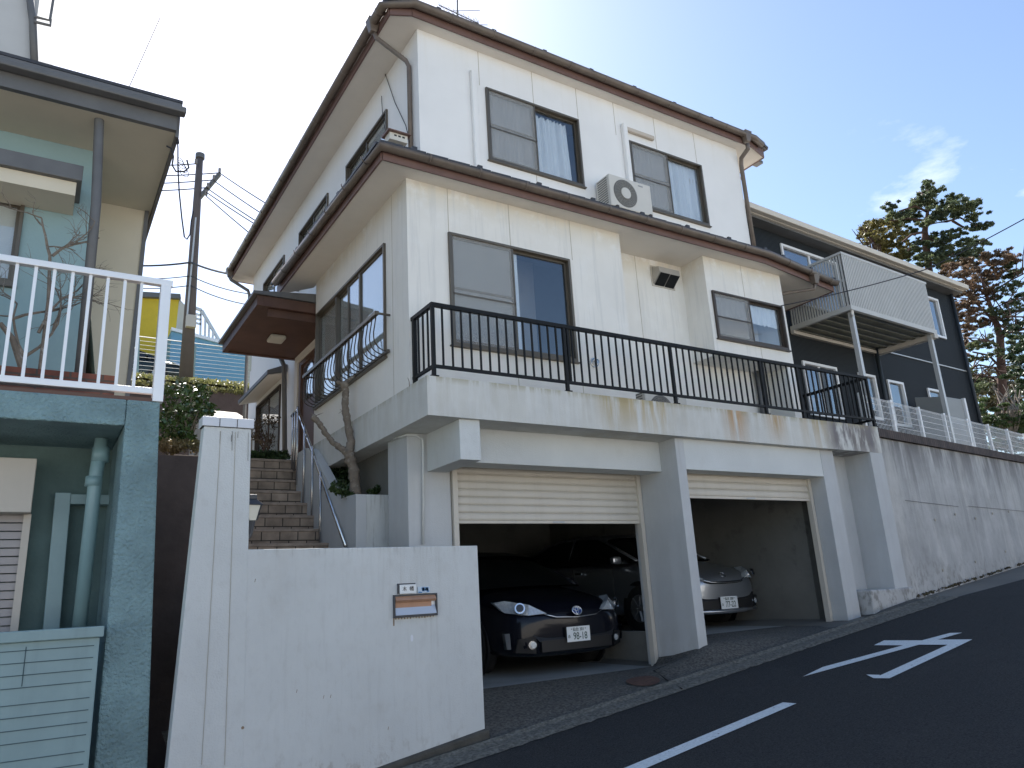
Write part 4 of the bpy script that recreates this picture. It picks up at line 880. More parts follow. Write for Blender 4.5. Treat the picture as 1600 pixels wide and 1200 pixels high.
# ivy / ground plants in planter
b = MB(); random.seed(4)
for px, py, r, y in ((570, 740, .14, 9.2), (575, 755, .1, 8.8), (585, 750, .1, 9.0), (515, 720, .16, 9.6), (525, 730, .2, 9.4), (540, 745, .2, 9.0), (520, 745, .2, 9.2), (530, 762, .16, 8.6), (545, 768, .12, 8.3), (512, 735, .2, 9.8), (560, 755, .2, 9.2), (508, 715, .15, 10.2)):
    leafball(b, P(px, py, Y=y), r*.8, 300, .028)
iv = b.build('ivy', LEAFD, pl); b = MB()
for px, py, r in ((578, 768, .035), (612, 768, .05), (628, 768, .04), (640, 770, .03), (520, 764, .05), (538, 770, .07), (548, 775, .06), (585, 768, .05), (592, 764, .06), (605, 770, .05), (622, 771, .04), (635, 771, .03), (528, 768, .06), (600, 760, .03)):
    leafball(b, P(px, py, Y=8.05), r, 90, .022)
b.build('leafy_weeds', LEAF, pl)
# ---- shrub by entrance
sh = thing('potted_shrub', 'sparse dark shrub beside the entrance window', 'shrub', (2.7, 11.9, 2.0))
b = MB(); random.seed(9); base = P(417, 714, Y=11.6)
for k in range(9):
    tip = P(395+random.random()*40, 655+random.random()*12, Y=11.4+.5*random.random()); m_ = base.lerp(tip, .5)+Vector((random.uniform(-.05, .05), 0, 0)); b.tube([base+Vector((random.uniform(-.1, .1), 0, 0)), m_, tip], [.009, .007, .003], 5)
b.build('stems', BARKD, sh); b = MB()
for k in range(26): leafball(b, P(396+random.random()*36, 652+random.random()*45, Y=11.3+.5*random.random()), .10, 26, .022)
b.build('leaves', leaf_mat('shrub_leaf', (.05, .035, .02), (.09, .07, .04), .3), sh)
b = MB()
for k in range(16): leafball(b, P(394+k*3.6, 712, Y=11.2), .09, 70, .03)
b.build('ground_leaves', LEAFD, sh)

# ------------------------------------------------------------------ cars
def car(name, label, body_col, loc, rotz=0.0, group='cars parked in the garage', L_=4.5, W=1.76, H=1.52, style=0, scale=1.0):
    t = bpy.data.objects.new(name, None); COL.objects.link(t); t.location = loc; t['label'] = label; t['category'] = 'car'
    if group: t['group'] = group
    parts = []
    def bl(b, nm, mat, smooth=False, bevel=0, parent=None, label=None):   # build in local space
        me = bpy.data.meshes.new(nm); me.from_pydata([tuple(v) for v in b.v], [], b.f)
        mats = mat if isinstance(mat, (list, tuple)) else [mat]
        for mm in mats: me.materials.append(mm)
        for p, k in zip(me.polygons, b.mi): p.material_index = k; p.use_smooth = smooth
        bm = bmesh.new(); bm.from_mesh(me); bmesh.ops.recalc_face_normals(bm, faces=bm.faces); bm.to_mesh(me); bm.free()
        o = bpy.data.objects.new(nm, me); COL.objects.link(o); o.parent = parent or t
        if bevel: q = o.modifiers.new('bevel', 'BEVEL'); q.width = bevel; q.segments = 2
        return o
    PB = M('car_paint_'+name+str(style), body_col, .3 if style else .22, metal=.85 if style else .0, var=.03, coat=.5 if style else .25, spec=.2)
    DKP = M('car_black_trim', (.01, .01, .011), .5); GL = M('car_glass_dark', (.008, .009, .01), .03, spec=.8); CH = M('chrome', (.7, .72, .75), .12, metal=1.0)
    hw = W/2
    # body stations: y, halfwidth factor, z bottom, z belt(side shoulder), z top centre
    S = [(0.0, .50, .30, .56, .60), (.02, .66, .24, .60, .66), (.07, .80, .20, .64, .72), (.18, .91, .18, .69, .79), (.40, .975, .18, .75, .86), (.75, 1.0, .19, .82, .93), (1.10, 1.0, .20, .88, 1.00),
         (1.6, 1.0, .20, .92, 1.02), (2.4, 1.0, .20, .95, 1.04), (3.2, 1.0, .20, .98, 1.06), (3.8, .985, .22, 1.0, 1.08), (4.2, .95, .26, 1.0, 1.08), (4.42, .86, .32, .96, 1.04), (4.5, .70, .40, .88, .96)]
    b = MB(); rows = []
    for (y, wf, zb, zs, ztp) in S:
        y = y*L_/4.5; w_ = hw*wf
        half = [(0, zb), (w_*.6, zb), (w_*.93, zb+.03), (w_*.985, zb+.12), (w_, (zb+zs)*.5), (w_*.985, zs-.06), (w_*.93, zs), (w_*.78, ztp-(ztp-zs)*.25), (w_*.45, ztp-.01), (0, ztp)]
        rows.append([(-x, y, z) for x, z in half[::-1]]+[(x, y, z) for x, z in half[1:-1]])
    n = len(rows[0])
    vs = [v for r in rows for v in r]; fs = [(i*n+k, i*n+(k+1) % n, (i+1)*n+(k+1) % n, (i+1)*n+k) for i in range(len(rows)-1) for k in range(n)]
    fs += [tuple(range(n)), tuple((len(rows)-1)*n+k for k in range(n))]
    b.add(vs, fs); bd = bl(b, 'body', PB, True); ss = bd.modifiers.new('s', 'SUBSURF'); ss.levels = 2; ss.render_levels = 2
    # greenhouse
    G = [(.95, .80, .985, .99), (1.35, .80, 1.0, 1.20), (1.8, .79, 1.02, 1.40), (2.1, .785, 1.03, 1.47), (2.6, .78, 1.04, 1.51), (3.2, .775, 1.05, 1.49), (3.8, .765, 1.06, 1.36), (4.25, .75, 1.06, 1.12)]
    b = MB(); rows = []
    for (y, wf, z0_, z1_) in G:
        y = y*L_/4.5; z1_ = z0_+(z1_-z0_)*(H-1.04)/(1.51-1.04); w0 = W*.5*.93; w1 = W*.5*(.93-.24*(z1_-z0_)/.47)
        half = [(0, z1_+.0), (w1*.6, z1_-.006), (w1*.93, z1_-.03), (w1, z1_-.06 if z1_-z0_ > .1 else z1_-.02), (w0, z0_-.04)]
        rows.append([(-x, y, z) for x, z in half[::-1]]+[(x, y, z) for x, z in half[1:]])
    n = len(rows[0]); b.add([v for r in rows for v in r], [(i*n+k, i*n+k+1, (i+1)*n+k+1, (i+1)*n+k) for i in range(len(rows)-1) for k in range(n-1)])
    gh = bl(b, 'cabin_glass', GL, True); ss = gh.modifiers.new('s', 'SUBSURF'); ss.levels = 1; ss.render_levels = 2
    b = MB(); rows = []
    for (y, wf, z0_, z1_) in G[2:7]:
        y = y*L_/4.5; z1_ = z0_+(z1_-z0_)*(H-1.04)/(1.51-1.04); w1 = W*.5*(.93-.24*(z1_-z0_)/.47)
        half = [(0, z1_+.012), (w1*.6, z1_+.005), (w1*.95, z1_-.02), (w1*1.01, z1_-.06)]
        rows.append([(-x, y, z) for x, z in half[::-1]]+[(x, y, z) for x, z in half[1:]])
    n = len(rows[0]); b.add([v for r in rows for v in r], [(i*n+k, i*n+k+1, (i+1)*n+k+1, (i+1)*n+k) for i in range(len(rows)-1) for k in range(n-1)])
    for s in (-1, 1):   # pillars
        for (ya, za, yb_, zb_) in ((1.0, 1.0, 2.0, 1.44), (2.75, 1.04, 2.7, 1.49), (4.2, 1.08, 3.7, 1.38)):
            b.bar((s*hw*.885, ya*L_/4.5, za-.02), (s*hw*.69, yb_*L_/4.5, (zb_-.03)*H/1.52), .04, .04)
    bl(b, 'roof_panel', PB, True)
    # front details
    b = MB(); b.add([(-.52, -.012, .36), (.52, -.012, .36), (.60, .035, .46), (-.60, .035, .46)], [(0, 1, 2, 3)])
    for s in (-1, 1): b.hexa([(s*.56, .02, .24), (s*.76, .14, .26), (s*.76, .2, .26), (s*.56, .1, .24)], [(s*.56, .0, .42), (s*.74, .1, .40), (s*.74, .2, .40), (s*.56, .1, .42)])
    b.box(-.50, .50, -.018, .05, .25, .37); bl(b, 'lower_grille', DKP)
    b = MB(); b.tube([(-.42, .018, .655), (-.28, -.022, .615), (0, -.036, .60), (.28, -.022, .615), (.42, .018, .655)], .009, 6); bl(b, 'grille_bar', CH, True)
    HL = M('headlamp_shell', (.62, .66, .68), .15, metal=.3, var=.25, vscale=30); HLG = glass_mat('headlamp_cover', (.8, .85, .86), 1.5, .05)
    for s in (-1, 1):
        b = MB(); b.add([(s*.38, .03, .645), (s*.60, .09, .635), (s*.80, .28, .675), (s*.83, .48, .79), (s*.74, .37, .81), (s*.56, .13, .755)], [(0, 1, 2, 3, 4, 5)])
        b.add([(s*.36, .155, .655), (s*.60, .215, .645), (s*.78, .42, .70), (s*.80, .6, .80), (s*.70, .5, .80), (s*.52, .23, .72)], [(0, 1, 2, 3, 4, 5)])
        b.f += [(0+j, (j+1) % 6, (j+1) % 6+6, j+6) for j in range(6)]; b.mi += [0]*6
        h = bl(b, 'headlight', HL, False, .008)
        # push slightly proud of the wing
        h.location = (s*.022, -.05, .016)
        b = MB(); nrm = Vector((s*.5, -.85, .25)); b.disc(Vector((s*.675, .145, .715)), nrm, .06, .02, 20); bl(b, 'lamp_ring', CH, parent=h)
        b = MB(); b.disc(Vector((s*.675, .145, .715))+nrm.normalized()*.018, nrm, .044, .012, 20); bl(b, 'lamp_lens', GL, parent=h)
        b = MB(); b.disc((s*.60, .045, .335), (s*.25, -1, 0), .045, .03, 18); fg = bl(b, 'fog_light', CH)
        b = MB(); b.disc((s*.592, .012, .335), (s*.25, -1, 0), .034, .006, 18); bl(b, 'fog_lens', HL, parent=fg)
        if not style:
            b = MB(); b.hexa([(s*.80, .16, .30), (s*.83, .2, .30), (s*.83, .26, .3), (s*.8, .22, .3)], [(s*.815, .15, .47), (s*.85, .2, .47), (s*.85, .26, .47), (s*.815, .21, .47)]); bl(b, 'marker_light', CH)
        b = MB(); b.box(s*(hw-.07), s*(hw+.10), 1.28, 1.38, .96, 1.07); bl(b, 'mirror', PB, bevel=.03)
        for yw in (.92, 3.62):
            c = Vector((s*(hw-.02), yw*L_/4.5, .315))
            b = MB(); b.disc(c+Vector((s*-.02, 0, .01)), (s, 0, 0), .37, .034, 32); bl(b, 'wheel_arch', DKP)
            b = MB(); b.tube([c+Vector((-s*.17, 0, 0)), c+Vector((-s*.15, 0, 0)), c+Vector((s*.012, 0, 0)), c+Vector((s*.026, 0, 0))], [.29, .312, .312, .295], 32); wh = bl(b, 'tyre', M('rubber', (.015, .015, .015), .8), True)
            b = MB(); b.disc(c+Vector((s*.027, 0, 0)), (s, 0, 0), .19, .006, 28)
            for k in range(7):
                a = k*2*math.pi/7; b.bar(c+Vector((s*.036, .04*math.cos(a), .04*math.sin(a))), c+Vector((s*.036, .18*math.cos(a), .18*math.sin(a))), .035, .012)
            bl(b, 'rim', M('alloy', (.35, .36, .37), .3, metal=.8), parent=wh)
    # door seams, handles
    b = MB()
    for s in (-1, 1):
        for yy in (1.45, 2.45, 3.35): b.bar((s*(hw+.001), yy, .3), (s*(hw+.001), yy, .93), .005, .005)
    bl(b, 'door_seams', DKP)
    b = MB()
    for s in (-1, 1):
        for yy in (2.2, 3.1): b.bar((s*(hw+.012), yy, .86), (s*(hw+.012), yy+.16, .865), .025, .025)
    bl(b, 'door_handles', CH)
    # emblem : ellipses
    def ell(c, rx, rz_, r): return [Vector((c[0]+rx*math.cos(2*math.pi*k/24), c[1], c[2]+rz_*math.sin(2*math.pi*k/24))) for k in range(25)]
    if not style:
        b = MB(); b.tube(ell((0, 0, 0), .066, .046, 0), .0075, 6, False); b.tube(ell((0, 0, .016), .042, .018, 0), .0055, 6, False); b.tube(ell((0, 0, 0), .018, .042, 0), .0055, 6, False)
        b.v = [(x, y-.045-.0+z*.35, z+.675) for x, y, z in b.v]; em = bl(b, 'emblem', CH, True)
        b = MB(); b.tube([(0, -.001, 0), (0, .006, 0)], .001, 4); b.add([(.06*math.cos(2*math.pi*k/24), .004, .04*math.sin(2*math.pi*k/24)) for k in range(24)], [tuple(range(24))])
        b.v = [(x, y-.045+z*.35, z+.675) for x, y, z in b.v]; bl(b, 'emblem_field', M('emblem_blue', (.01, .03, .16), .3), parent=em)
    else:
        b = MB(); b.tube(ell((0, 0, 0), .05, .033, 0), .0045, 6, False); b.tube(ell((0, 0, .012), .034, .012, 0), .0035, 6, False); b.tube(ell((0, 0, 0), .012, .03, 0), .0035, 6, False)
        b.v = [(x, y+.02+z*1.0, z+.715) for x, y, z in b.v]; bl(b, 'emblem', CH, True)
        b = MB(); b.tube([(-.5, .06, .625), (-.25, .0, .61), (0, -.008, .605), (.25, .0, .61), (.5, .06, .625)], .018, 8); bl(b, 'grille_slot', DKP, True)
        b = MB(); b.tube([(-.62, .06, .24), (-.3, -.02, .225), (0, -.034, .22), (.3, -.02, .225), (.62, .06, .24)], .03, 8); bl(b, 'bumper_lip', PB, True)
    t.scale = (scale,)*3
    return t
def plate(cart, line1, kana, num, z, dy=-.045, dx=0):
    b = MB(); b.box(dx-.165, dx+.165, dy, dy+.006, z-.0825, z+.0825)
    me = bpy.data.meshes.new('number_plate'); me.from_pydata(b.v, [], b.f); me.materials.append(PLT); o = bpy.data.objects.new('number_plate', me); COL.objects.link(o); o.parent = cart
    b = MB(); b.box(dx-.16, dx+.16, dy+.007, dy+.06, z-.07, z+.075); me = bpy.data.meshes.new('plate_holder'); me.from_pydata(b.v, [], b.f); me.materials.append(M('car_black_trim', (0, 0, 0))); h = bpy.data.objects.new('plate_holder', me); COL.objects.link(h); h.parent = o
    GR = M('plate_green', (.015, .05, .03), .5)
    for s, sz, px, pz_, sxx in ((line1, .046, dx, z+.048, .95), (kana, .045, dx-.135, z-.025, .8), (num, .112, dx+.022, z-.026, .78)):
        cu = bpy.data.curves.new('t', 'FONT'); cu.body = s; cu.size = sz; cu.align_x = 'CENTER'; cu.align_y = 'CENTER'; cu.extrude = .0006; cu.offset = .0005
        tt = bpy.data.objects.new('t', cu); COL.objects.link(tt); bpy.context.view_layer.update(); dg = bpy.context.evaluated_depsgraph_get(); me = bpy.data.meshes.new_from_object(tt.evaluated_get(dg)); bpy.data.objects.remove(tt)
        me.transform(Matrix.Translation((px, dy-.0012, pz_)) @ Matrix.Rotation(math.pi/2, 4, 'X') @ Matrix.Diagonal((sxx, 1, 1, 1))); me.materials.clear(); me.materials.append(GR)
        ob = bpy.data.objects.new('plate_lettering', me); COL.objects.link(ob); ob.parent = o
    b = MB()
    for s in (-1, 1): b.disc((dx+s*.10, dy, z+.056), (0, -1, 0), .006, .002, 10)
    me = bpy.data.meshes.new('plate_bolts'); me.from_pydata(b.v, [], b.f); me.materials.append(GR); ob = bpy.data.objects.new('plate_bolts', me); COL.objects.link(ob); ob.parent = o
c1 = car('black_car', 'black hatchback with clear headlights parked nose-out in the left garage bay', (.006, .007, .012), (5.44, 7.38, -.885))
plate(c1, '仙台 301', 'め', '98-18', .415, dx=.0)
c2 = car('silver_car', 'silver hatchback, nose half hidden behind the pillar in the right bay', (.40, .43, .47), (8.27, 7.64, -.6), L_=4.4, W=1.62, H=1.48, style=1)
plate(c2, '仙台 300', 'み', '77-22', .335)
plate_c2 = c2

# ------------------------------------------------------------------ retaining wall + fence (street frontage of the dark house)
an = math.radians(7.0); dv = Vector((math.cos(an), math.sin(an), 0)); nv = Vector((math.sin(an), -math.cos(an), 0)); o0 = Vector((10.32, 6.24, 0))
def RW(s, n, z): return o0+dv*s-nv*n+Vector((0, 0, z))     # s along, n inwards
b = MB(); LL = 16
b.hexa([RW(0, 0, -1.2), RW(LL, 0, -1.2), RW(LL, .3, -1.2), RW(0, .3, -1.2)], [RW(0, .02, 1.93), RW(LL, .02, 1.93), RW(LL, .3, 1.93), RW(0, .3, 1.93)])
rw = b.build('retaining_wall', CONC_R, bevel=.01); tag(rw, 'weathered grey concrete retaining wall with dark run-off stains along the road', 'wall'); recenter(rw, RW(8, .1, -.4))
random.seed(8)
b = MB()
for (s, z) in ((1.4, .75), (2.2, .85), (3.0, .8), (3.8, .9), (1.3, -.0), (2.6, .1), (4.6, .95), (4.0, .25)): b.disc(RW(s, -.001, z), nv, .022, .004, 12)
b.build('form_tie_holes', JOINT, rw); 
b = MB(); b.bar(RW(.5, -.0005, 1.02), RW(2.4, -.0005, .98), .003, .006); b.bar(RW(2.8, -.0005, 1.0), RW(6, -.0005, .97), .003, .006); b.build('pour_joint', M('pour_joint', (.16, .16, .15), .9), rw)
b = MB(); b.hexa([RW(0, -.03, 1.932), RW(LL, -.03, 1.932), RW(LL, .3, 1.932), RW(0, .3, 1.932)], [RW(0, -.03, 2.06), RW(LL, -.03, 2.06), RW(LL, .3, 2.06), RW(0, .3, 2.06)]); b.build('brick_coping', BRICKC, rw)
fn = thing('mesh_fence', 'white wire mesh fence standing on the retaining wall', 'fence', tuple(RW(5, .15, 2.06)))
FH = .50
b = MB(); k = 0.03
while k < 12: b.tube([RW(k, .12, 2.10), RW(k, .12, 2.10+FH)], .0028, 4, False); k += .045
b.build('mesh_wires', ALU, fn)
b = MB()
for z in (2.10, 2.2, 2.3, 2.4, 2.5, 2.58, 2.60): b.tube([RW(0, .12, z), RW(12, .12, z)], .0045, 4)
b.build('horizontal_wires', ALU, fn)
for s in (.02, 1.0, 2.0, 3.0, 4.0, 5.0, 6.0, 7, 8, 9, 10): b = MB(); b.bar(RW(s, .15, 2.06), RW(s, .15, 2.64), .045, .045); b.build('fence_post', ALU, fn)
# weeds along the kerb
b = MB(); random.seed(21)
for k in range(150):
    s = random.random()*9; p = RW(s, -.03-.05*random.random(), 0); p.z = roadz(p.x)+.02; leafball(b, p, .04, 8, .018, .5)
o = b.build('kerb_weeds', leaf_mat('dry_leaf', (.06, .035, .02), (.10, .09, .04), .2)); tag(o, kind='stuff', label='dead leaves and weeds along the foot of the concrete wall', cat='weeds')

# ------------------------------------------------------------------ dark house
a2 = math.radians(2.7); dd = Vector((math.cos(a2), math.sin(a2), 0)); nd = Vector((math.sin(a2), -math.cos(a2), 0)); D0 = Vector((10.7, 7.70, 0))
def DH(s, n, z): return D0+dd*s-nd*n+Vector((0, 0, z))
def DP(px, py, n=0):    # photo point on facade -> (s, z)
    p = PP(px, py, D0-nd*n, nd); return ((p-D0).dot(dd), p.z)
dh = thing('dark_house', 'dark navy two-storey house with white window frames and grey balcony', 'house', tuple(DH(3, 3, 1.9)))
sR = 6.45
wins = []
def rect_px(l, t, r, bt, n=0):
    (s0, z1), (s1, _), (_, z0) = DP(*t, n), DP(*r, n), DP(*bt, n); return (s0, s1, z0, z1)
WD = [(DP(1221, 385)[0], DP(1221, 385)[0]+1.65, 4.75, DP(1221, 385)[1]),
      (DP(1255, 568)[0], DP(1304, 580)[0], DP(1268, 645)[1], DP(1255, 568)[1]),
      (DP(1342, 586)[0], DP(1364, 590)[0], DP(1352, 650)[1], DP(1342, 586)[1]),
      (DP(1387, 597)[0], DP(1408, 600)[0], DP(1402, 662)[1], DP(1387, 597)[1]),
      (DP(1450, 610)[0], DP(1470, 614)[0], DP(1450, 610)[1]-.7, DP(1450, 610)[1]),
      (DP(1446, 466)[0], DP(1463, 472)[0], DP(1472, 526)[1], DP(1460, 470)[1])]
b = MB()
s0, s1, z0, z1 = -2.5, sR, 1.95, 6.0
ss_ = sorted({s0, s1}|{w_[0] for w_ in WD}|{w_[1] for w_ in WD}); zz_ = sorted({z0, z1}|{w_[2] for w_ in WD}|{w_[3] for w_ in WD})
for i in range(len(ss_)-1):
    for j in range(len(zz_)-1):
        cs, cz = (ss_[i]+ss_[i+1])/2, (zz_[j]+zz_[j+1])/2
        if any(w_[0] < cs < w_[1] and w_[2] < cz < w_[3] for w_ in WD): continue
        b.quad(DH(ss_[i], 0, zz_[j]), DH(ss_[i+1], 0, zz_[j]), DH(ss_[i+1], 0, zz_[j+1]), DH(ss_[i], 0, zz_[j+1]))
b.quad(DH(s1, 0, z0), DH(s1, 7, z0), DH(s1, 7, z1), DH(s1, 0, z1)); b.quad(DH(s0, 7, z0), DH(s1, 7, z0), DH(s1, 7, z1), DH(s0, 7, z1)); b.quad(DH(s0, 0, z0), DH(s0, 7, z0), DH(s0, 7, z1), DH(s0, 0, z1))
# siding with vertical ribs
NV = M('navy_ribbed', (.013, .017, .021), .7, var=.1, spec=.25); nt_ = NV.node_tree; bsdf = nt_.nodes['Principled BSDF']
wv = nt_.nodes.new('ShaderNodeTexWave'); wv.inputs['Scale'].default_value = 9; g_ = nt_.nodes.new('ShaderNodeNewGeometry'); nt_.links.new(g_.outputs['Position'], wv.inputs['Vector']); bp_ = nt_.nodes.new('ShaderNodeBump'); bp_.inputs['Strength'].default_value = .5; bp_.inputs['Distance'].default_value = .01
nt_.links.new(wv.outputs['Fac'], bp_.inputs['Height']); nt_.links.new(bp_.outputs[0], bsdf.inputs['Normal'])
b.build('wall', NV, dh)
for i, (s0_, s1_, z0_, z1_) in enumerate(WD):
    b = MB(); t = .045
    def fb(a, c, d, e2, n0=-.03, n1=.05): b.hexa([DH(a, n0, d), DH(c, n0, d), DH(c, n1, d), DH(a, n1, d)], [DH(a, n0, e2), DH(c, n0, e2), DH(c, n1, e2), DH(a, n1, e2)])
    fb(s0_-t, s1_+t, z1_, z1_+t); fb(s0_-t, s1_+t, z0_-t, z0_); fb(s0_-t, s0_, z0_, z1_); fb(s1_, s1_+t, z0_, z1_)
    if i in (0, 1): fb((s0_+s1_)/2-.02, (s0_+s1_)/2+.02, z0_, z1_, .0, .04)
    wn = b.build('window', WFR, dh)
    b = MB(); b.hexa([DH(s0_, .02, z0_), DH(s1_, .02, z0_), DH(s1_, .025, z0_), DH(s0_, .025, z0_)], [DH(s0_, .02, z1_), DH(s1_, .02, z1_), DH(s1_, .025, z1_), DH(s0_, .025, z1_)]); b.build('pane', glass_mat('blue_glass', (.5, .6, .7), 1.9, .12), wn)
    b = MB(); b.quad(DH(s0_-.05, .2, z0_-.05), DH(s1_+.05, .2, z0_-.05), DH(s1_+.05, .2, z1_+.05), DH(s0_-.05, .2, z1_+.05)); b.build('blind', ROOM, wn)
# roof + cream fascia/gutter
b = MB(); b.hexa([DH(-2.6, -.22, 6.0), DH(sR+.12, -.22, 6.0), DH(sR+.12, 7.1, 6.0), DH(-2.6, 7.1, 6.0)], [DH(-2.6, -.22, 6.04), DH(sR+.12, -.22, 6.04), DH(sR+.12, 7.1, 6.04), DH(-2.6, 7.1, 6.04)]); b.build('eaves_board', GREYBR, dh)
b = MB(); b.hexa([DH(-2.6, -.26, 6.042), DH(sR+.14, -.26, 6.042), DH(sR+.14, 7.1, 6.042), DH(-2.6, 7.1, 6.042)], [DH(-2.6, -.26, 6.12), DH(sR+.14, -.26, 6.12), DH(sR+.14, 7.1, 6.9), DH(-2.6, 7.1, 6.9)]); b.build('roof', CREAMF, dh, bevel=.005)
b = MB(); b.hexa([DH(-2.6, -.36, 6.05), DH(sR+.16, -.36, 6.05), DH(sR+.16, -.262, 6.05), DH(-2.6, -.262, 6.05)], [DH(-2.6, -.37, 6.15), DH(sR+.16, -.37, 6.15), DH(sR+.16, -.262, 6.15), DH(-2.6, -.262, 6.15)]); b.build('gutter', CREAMF, dh, bevel=.01)
b = MB(); p = DP(1365, 552); b.tube([DH(p[0], -.06, p[1]+.2), DH(p[0], -.06, 2.0)], .04, 8); b.build('downpipe', NAVY, dh, smooth=True); b = MB(); b.tube([DH(sR-.05, -.05, 6.0), DH(sR-.05, -.05, 1.95)], .04, 8); b.build('downpipe', NAVY, dh, smooth=True)
b = MB(); p = DP(1378, 548); q = DP(1508, 583); b.bar(DH(p[0], -.01, p[1]), DH(sR, -.01, p[1]), .02, .02); b.build('trim_line', ALU2, dh)
# balcony
BY0, BY1 = -1.16, -.02
bz0, bz1 = 4.14, 5.14
s0b, s1b = 0.03, 2.78
bl_ = MB(); 
def dbox(b, sa, sb, na, nb, za, zb): b.hexa([DH(sa, na, za), DH(sb, na, za), DH(sb, nb, za), DH(sa, nb, za)], [DH(sa, na, zb), DH(sb, na, zb), DH(sb, nb, zb), DH(sa, nb, zb)])
dbox(bl_, s0b, s1b, BY0, BY0+.05, bz1-.04, bz1); dbox(bl_, s0b, s0b+.05, BY0+.05, BY1, bz1-.04, bz1); dbox(bl_, s1b-.05, s1b, BY0+.05, BY1, bz1-.04, bz1)
dbox(bl_, s0b, s1b, BY0, BY0+.06, bz0-.02, bz0+.06); dbox(bl_, s0b, s0b+.06, BY0+.06, BY1, bz0-.02, bz0+.06); dbox(bl_, s1b-.06, s1b, BY0+.06, BY1, bz0-.02, bz0+.06)
bc = bl_.build('balcony', BALC, dh, label='ribbed grey balcony on two posts')
b = MB(); n = 54
for k in range(n): s = s0b+.02+(s1b-s0b-.04)*k/n; dbox(b, s, s+.032, BY0+.004, BY0+.018, bz0+.05, bz1-.03)
b.k = 1; dbox(b, s0b+.02, s1b-.02, BY0+.024, BY0+.03, bz0+.05, bz1-.03); b.k = 0; b.build('front_slats', [BALC, M('slat_gap_shade', (.10, .10, .10), .6)], bc)  # backing coloured dark to stand in for shade between the slats
b = MB(); n = 22
for k in range(n): y = BY0+.04+(BY1-BY0-.06)*k/n; dbox(b, s0b+.012, s0b+.03, y, y+.026, bz0+.05, bz1-.03)
dbox(b, s0b+.03, s0b+.04, BY0+.03, BY1, bz0+.5, bz0+.54); b.build('side_slats', BALC, bc)
b = MB()
for k in range(6):
    y = BY0+.08+k*.18; dbox(b, s0b+.06, s1b-.06, y, y+.11, bz0+.03, bz0+.05); dbox(b, s0b+.06, s1b-.06, y+.11, y+.18, bz0+.0, bz0+.02)
b.build('deck_underside', DECK, bc)
b = MB()
dbox(b, s1b-.12, s1b-.0, BY0, BY1+.1, bz0-.1, bz0-.022); dbox(b, s0b, s1b-.12, BY1-.06, BY1, bz0-.08, bz0-.022); b.build('deck_beam', CREAM, bc)
for s in (.16, 2.68):
    b = MB(); dbox(b, s-.035, s+.035, BY0+.06, BY0+.13, 2.0, bz0-.021); b.build('balcony_post', ALU2, bc)
b = MB(); b.tube([DH(.1, BY0+.03, bz0), DH(.11, BY0+.05, bz0-.08), DH(.16, BY0+.1, bz0-.12)], .025, 8); b.build('balcony_drain', ALU2, bc)
# storage box / heater beside the house
p = P(1440, 640, Y=7.35); b = MB(); q = P(1500, 640, Y=7.35)
hb = thing('storage_cabinet', 'pale grey storage cabinet behind the mesh fence beside the dark house', 'cabinet', (p.x+.4, 7.3, 2.0))
cz1 = P(1465, 617, Y=7.3).z
xA = P(1441, 640, Y=7.5).x; xB = P(1470, 640, Y=7.05).x; xC = P(1502, 640, Y=7.05).x
b = MB(); b.hexa([(xA, 7.05, 1.95), (xA+.62, 7.05, 1.95), (xA+.62, 7.6, 1.95), (xA, 7.6, 1.95)], [(xA, 7.05, cz1-.12), (xA+.62, 7.05, cz1-.12), (xA+.62, 7.6, cz1+.0), (xA, 7.6, cz1+.0)]); b.build('cabinet_body', M('cabinet_grey', (.27, .28, .275), .5), hb, bevel=.01)
b = MB(); b.box(xA+.63, xA+.69, 7.02, 7.08, 1.96, cz1-.1); b.build('cabinet_trim', WFR, hb)

# ------------------------------------------------------------------ neighbour: teal house
th = thing('teal_house', 'teal rendered house with white balcony rail and beige soffit', 'house', (-.5, 7.0, -1.6))
TYP = 6.1
e0 = P(250, 628, Y=TYP); e1 = P(236, 1195, Y=TYP)
rt = P(195, 665, Y=TYP)       # recess top right
xe, ztop = e0.x, e0.z
rb = P(163, 980, Y=TYP)
b = MB()
b.hexa([(rb.x+.01, TYP, -1.9), (e1.x+.01, TYP, -1.9), (e1.x+.01, 8.0, -1.9), (rb.x+.01, 8.0, -1.9)], [(rt.x, TYP, ztop), (xe, TYP, ztop), (xe, 8.0, ztop), (rt.x, 8.0, ztop)])
b.box(-8, rt.x-.001, TYP+.001, 8.0, rt.z, ztop)
b.build('balcony_block', TEAL, th, bevel=.012)
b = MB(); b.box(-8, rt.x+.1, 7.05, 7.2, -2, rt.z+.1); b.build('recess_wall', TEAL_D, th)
# slatted panel
b = MB(); pt_ = P(0, 984, Y=6.04); pr = P(157, 978, Y=6.04)
b.box(-8, pr.x, 6.0, 6.14, -2.2, pr.z-.07); b.box(-8, pr.x+.02, 5.97, 6.16, pr.z-.07, pr.z)
pn = b.build('front_panel', TEAL_P, th, bevel=.006)
b = MB(); z = pr.z-.12; k = 0; random.seed(1)
GRV = M('groove_teal', (.06, .11, .13), .7)
while z > -1.9:
    b.box(-8, pr.x-.03, 5.996, 5.9995, z-.006, z); k += 1; z -= .075 if k % 4 else .10
for (x, za, zb) in ((pr.x-.42, pr.z-.1, pr.z-.34), (pr.x-.5, pr.z-.75, pr.z-1.02)): b.box(x, x+.006, 5.996, 5.9995, zb, za)
b.build('panel_grooves', GRV, pn)
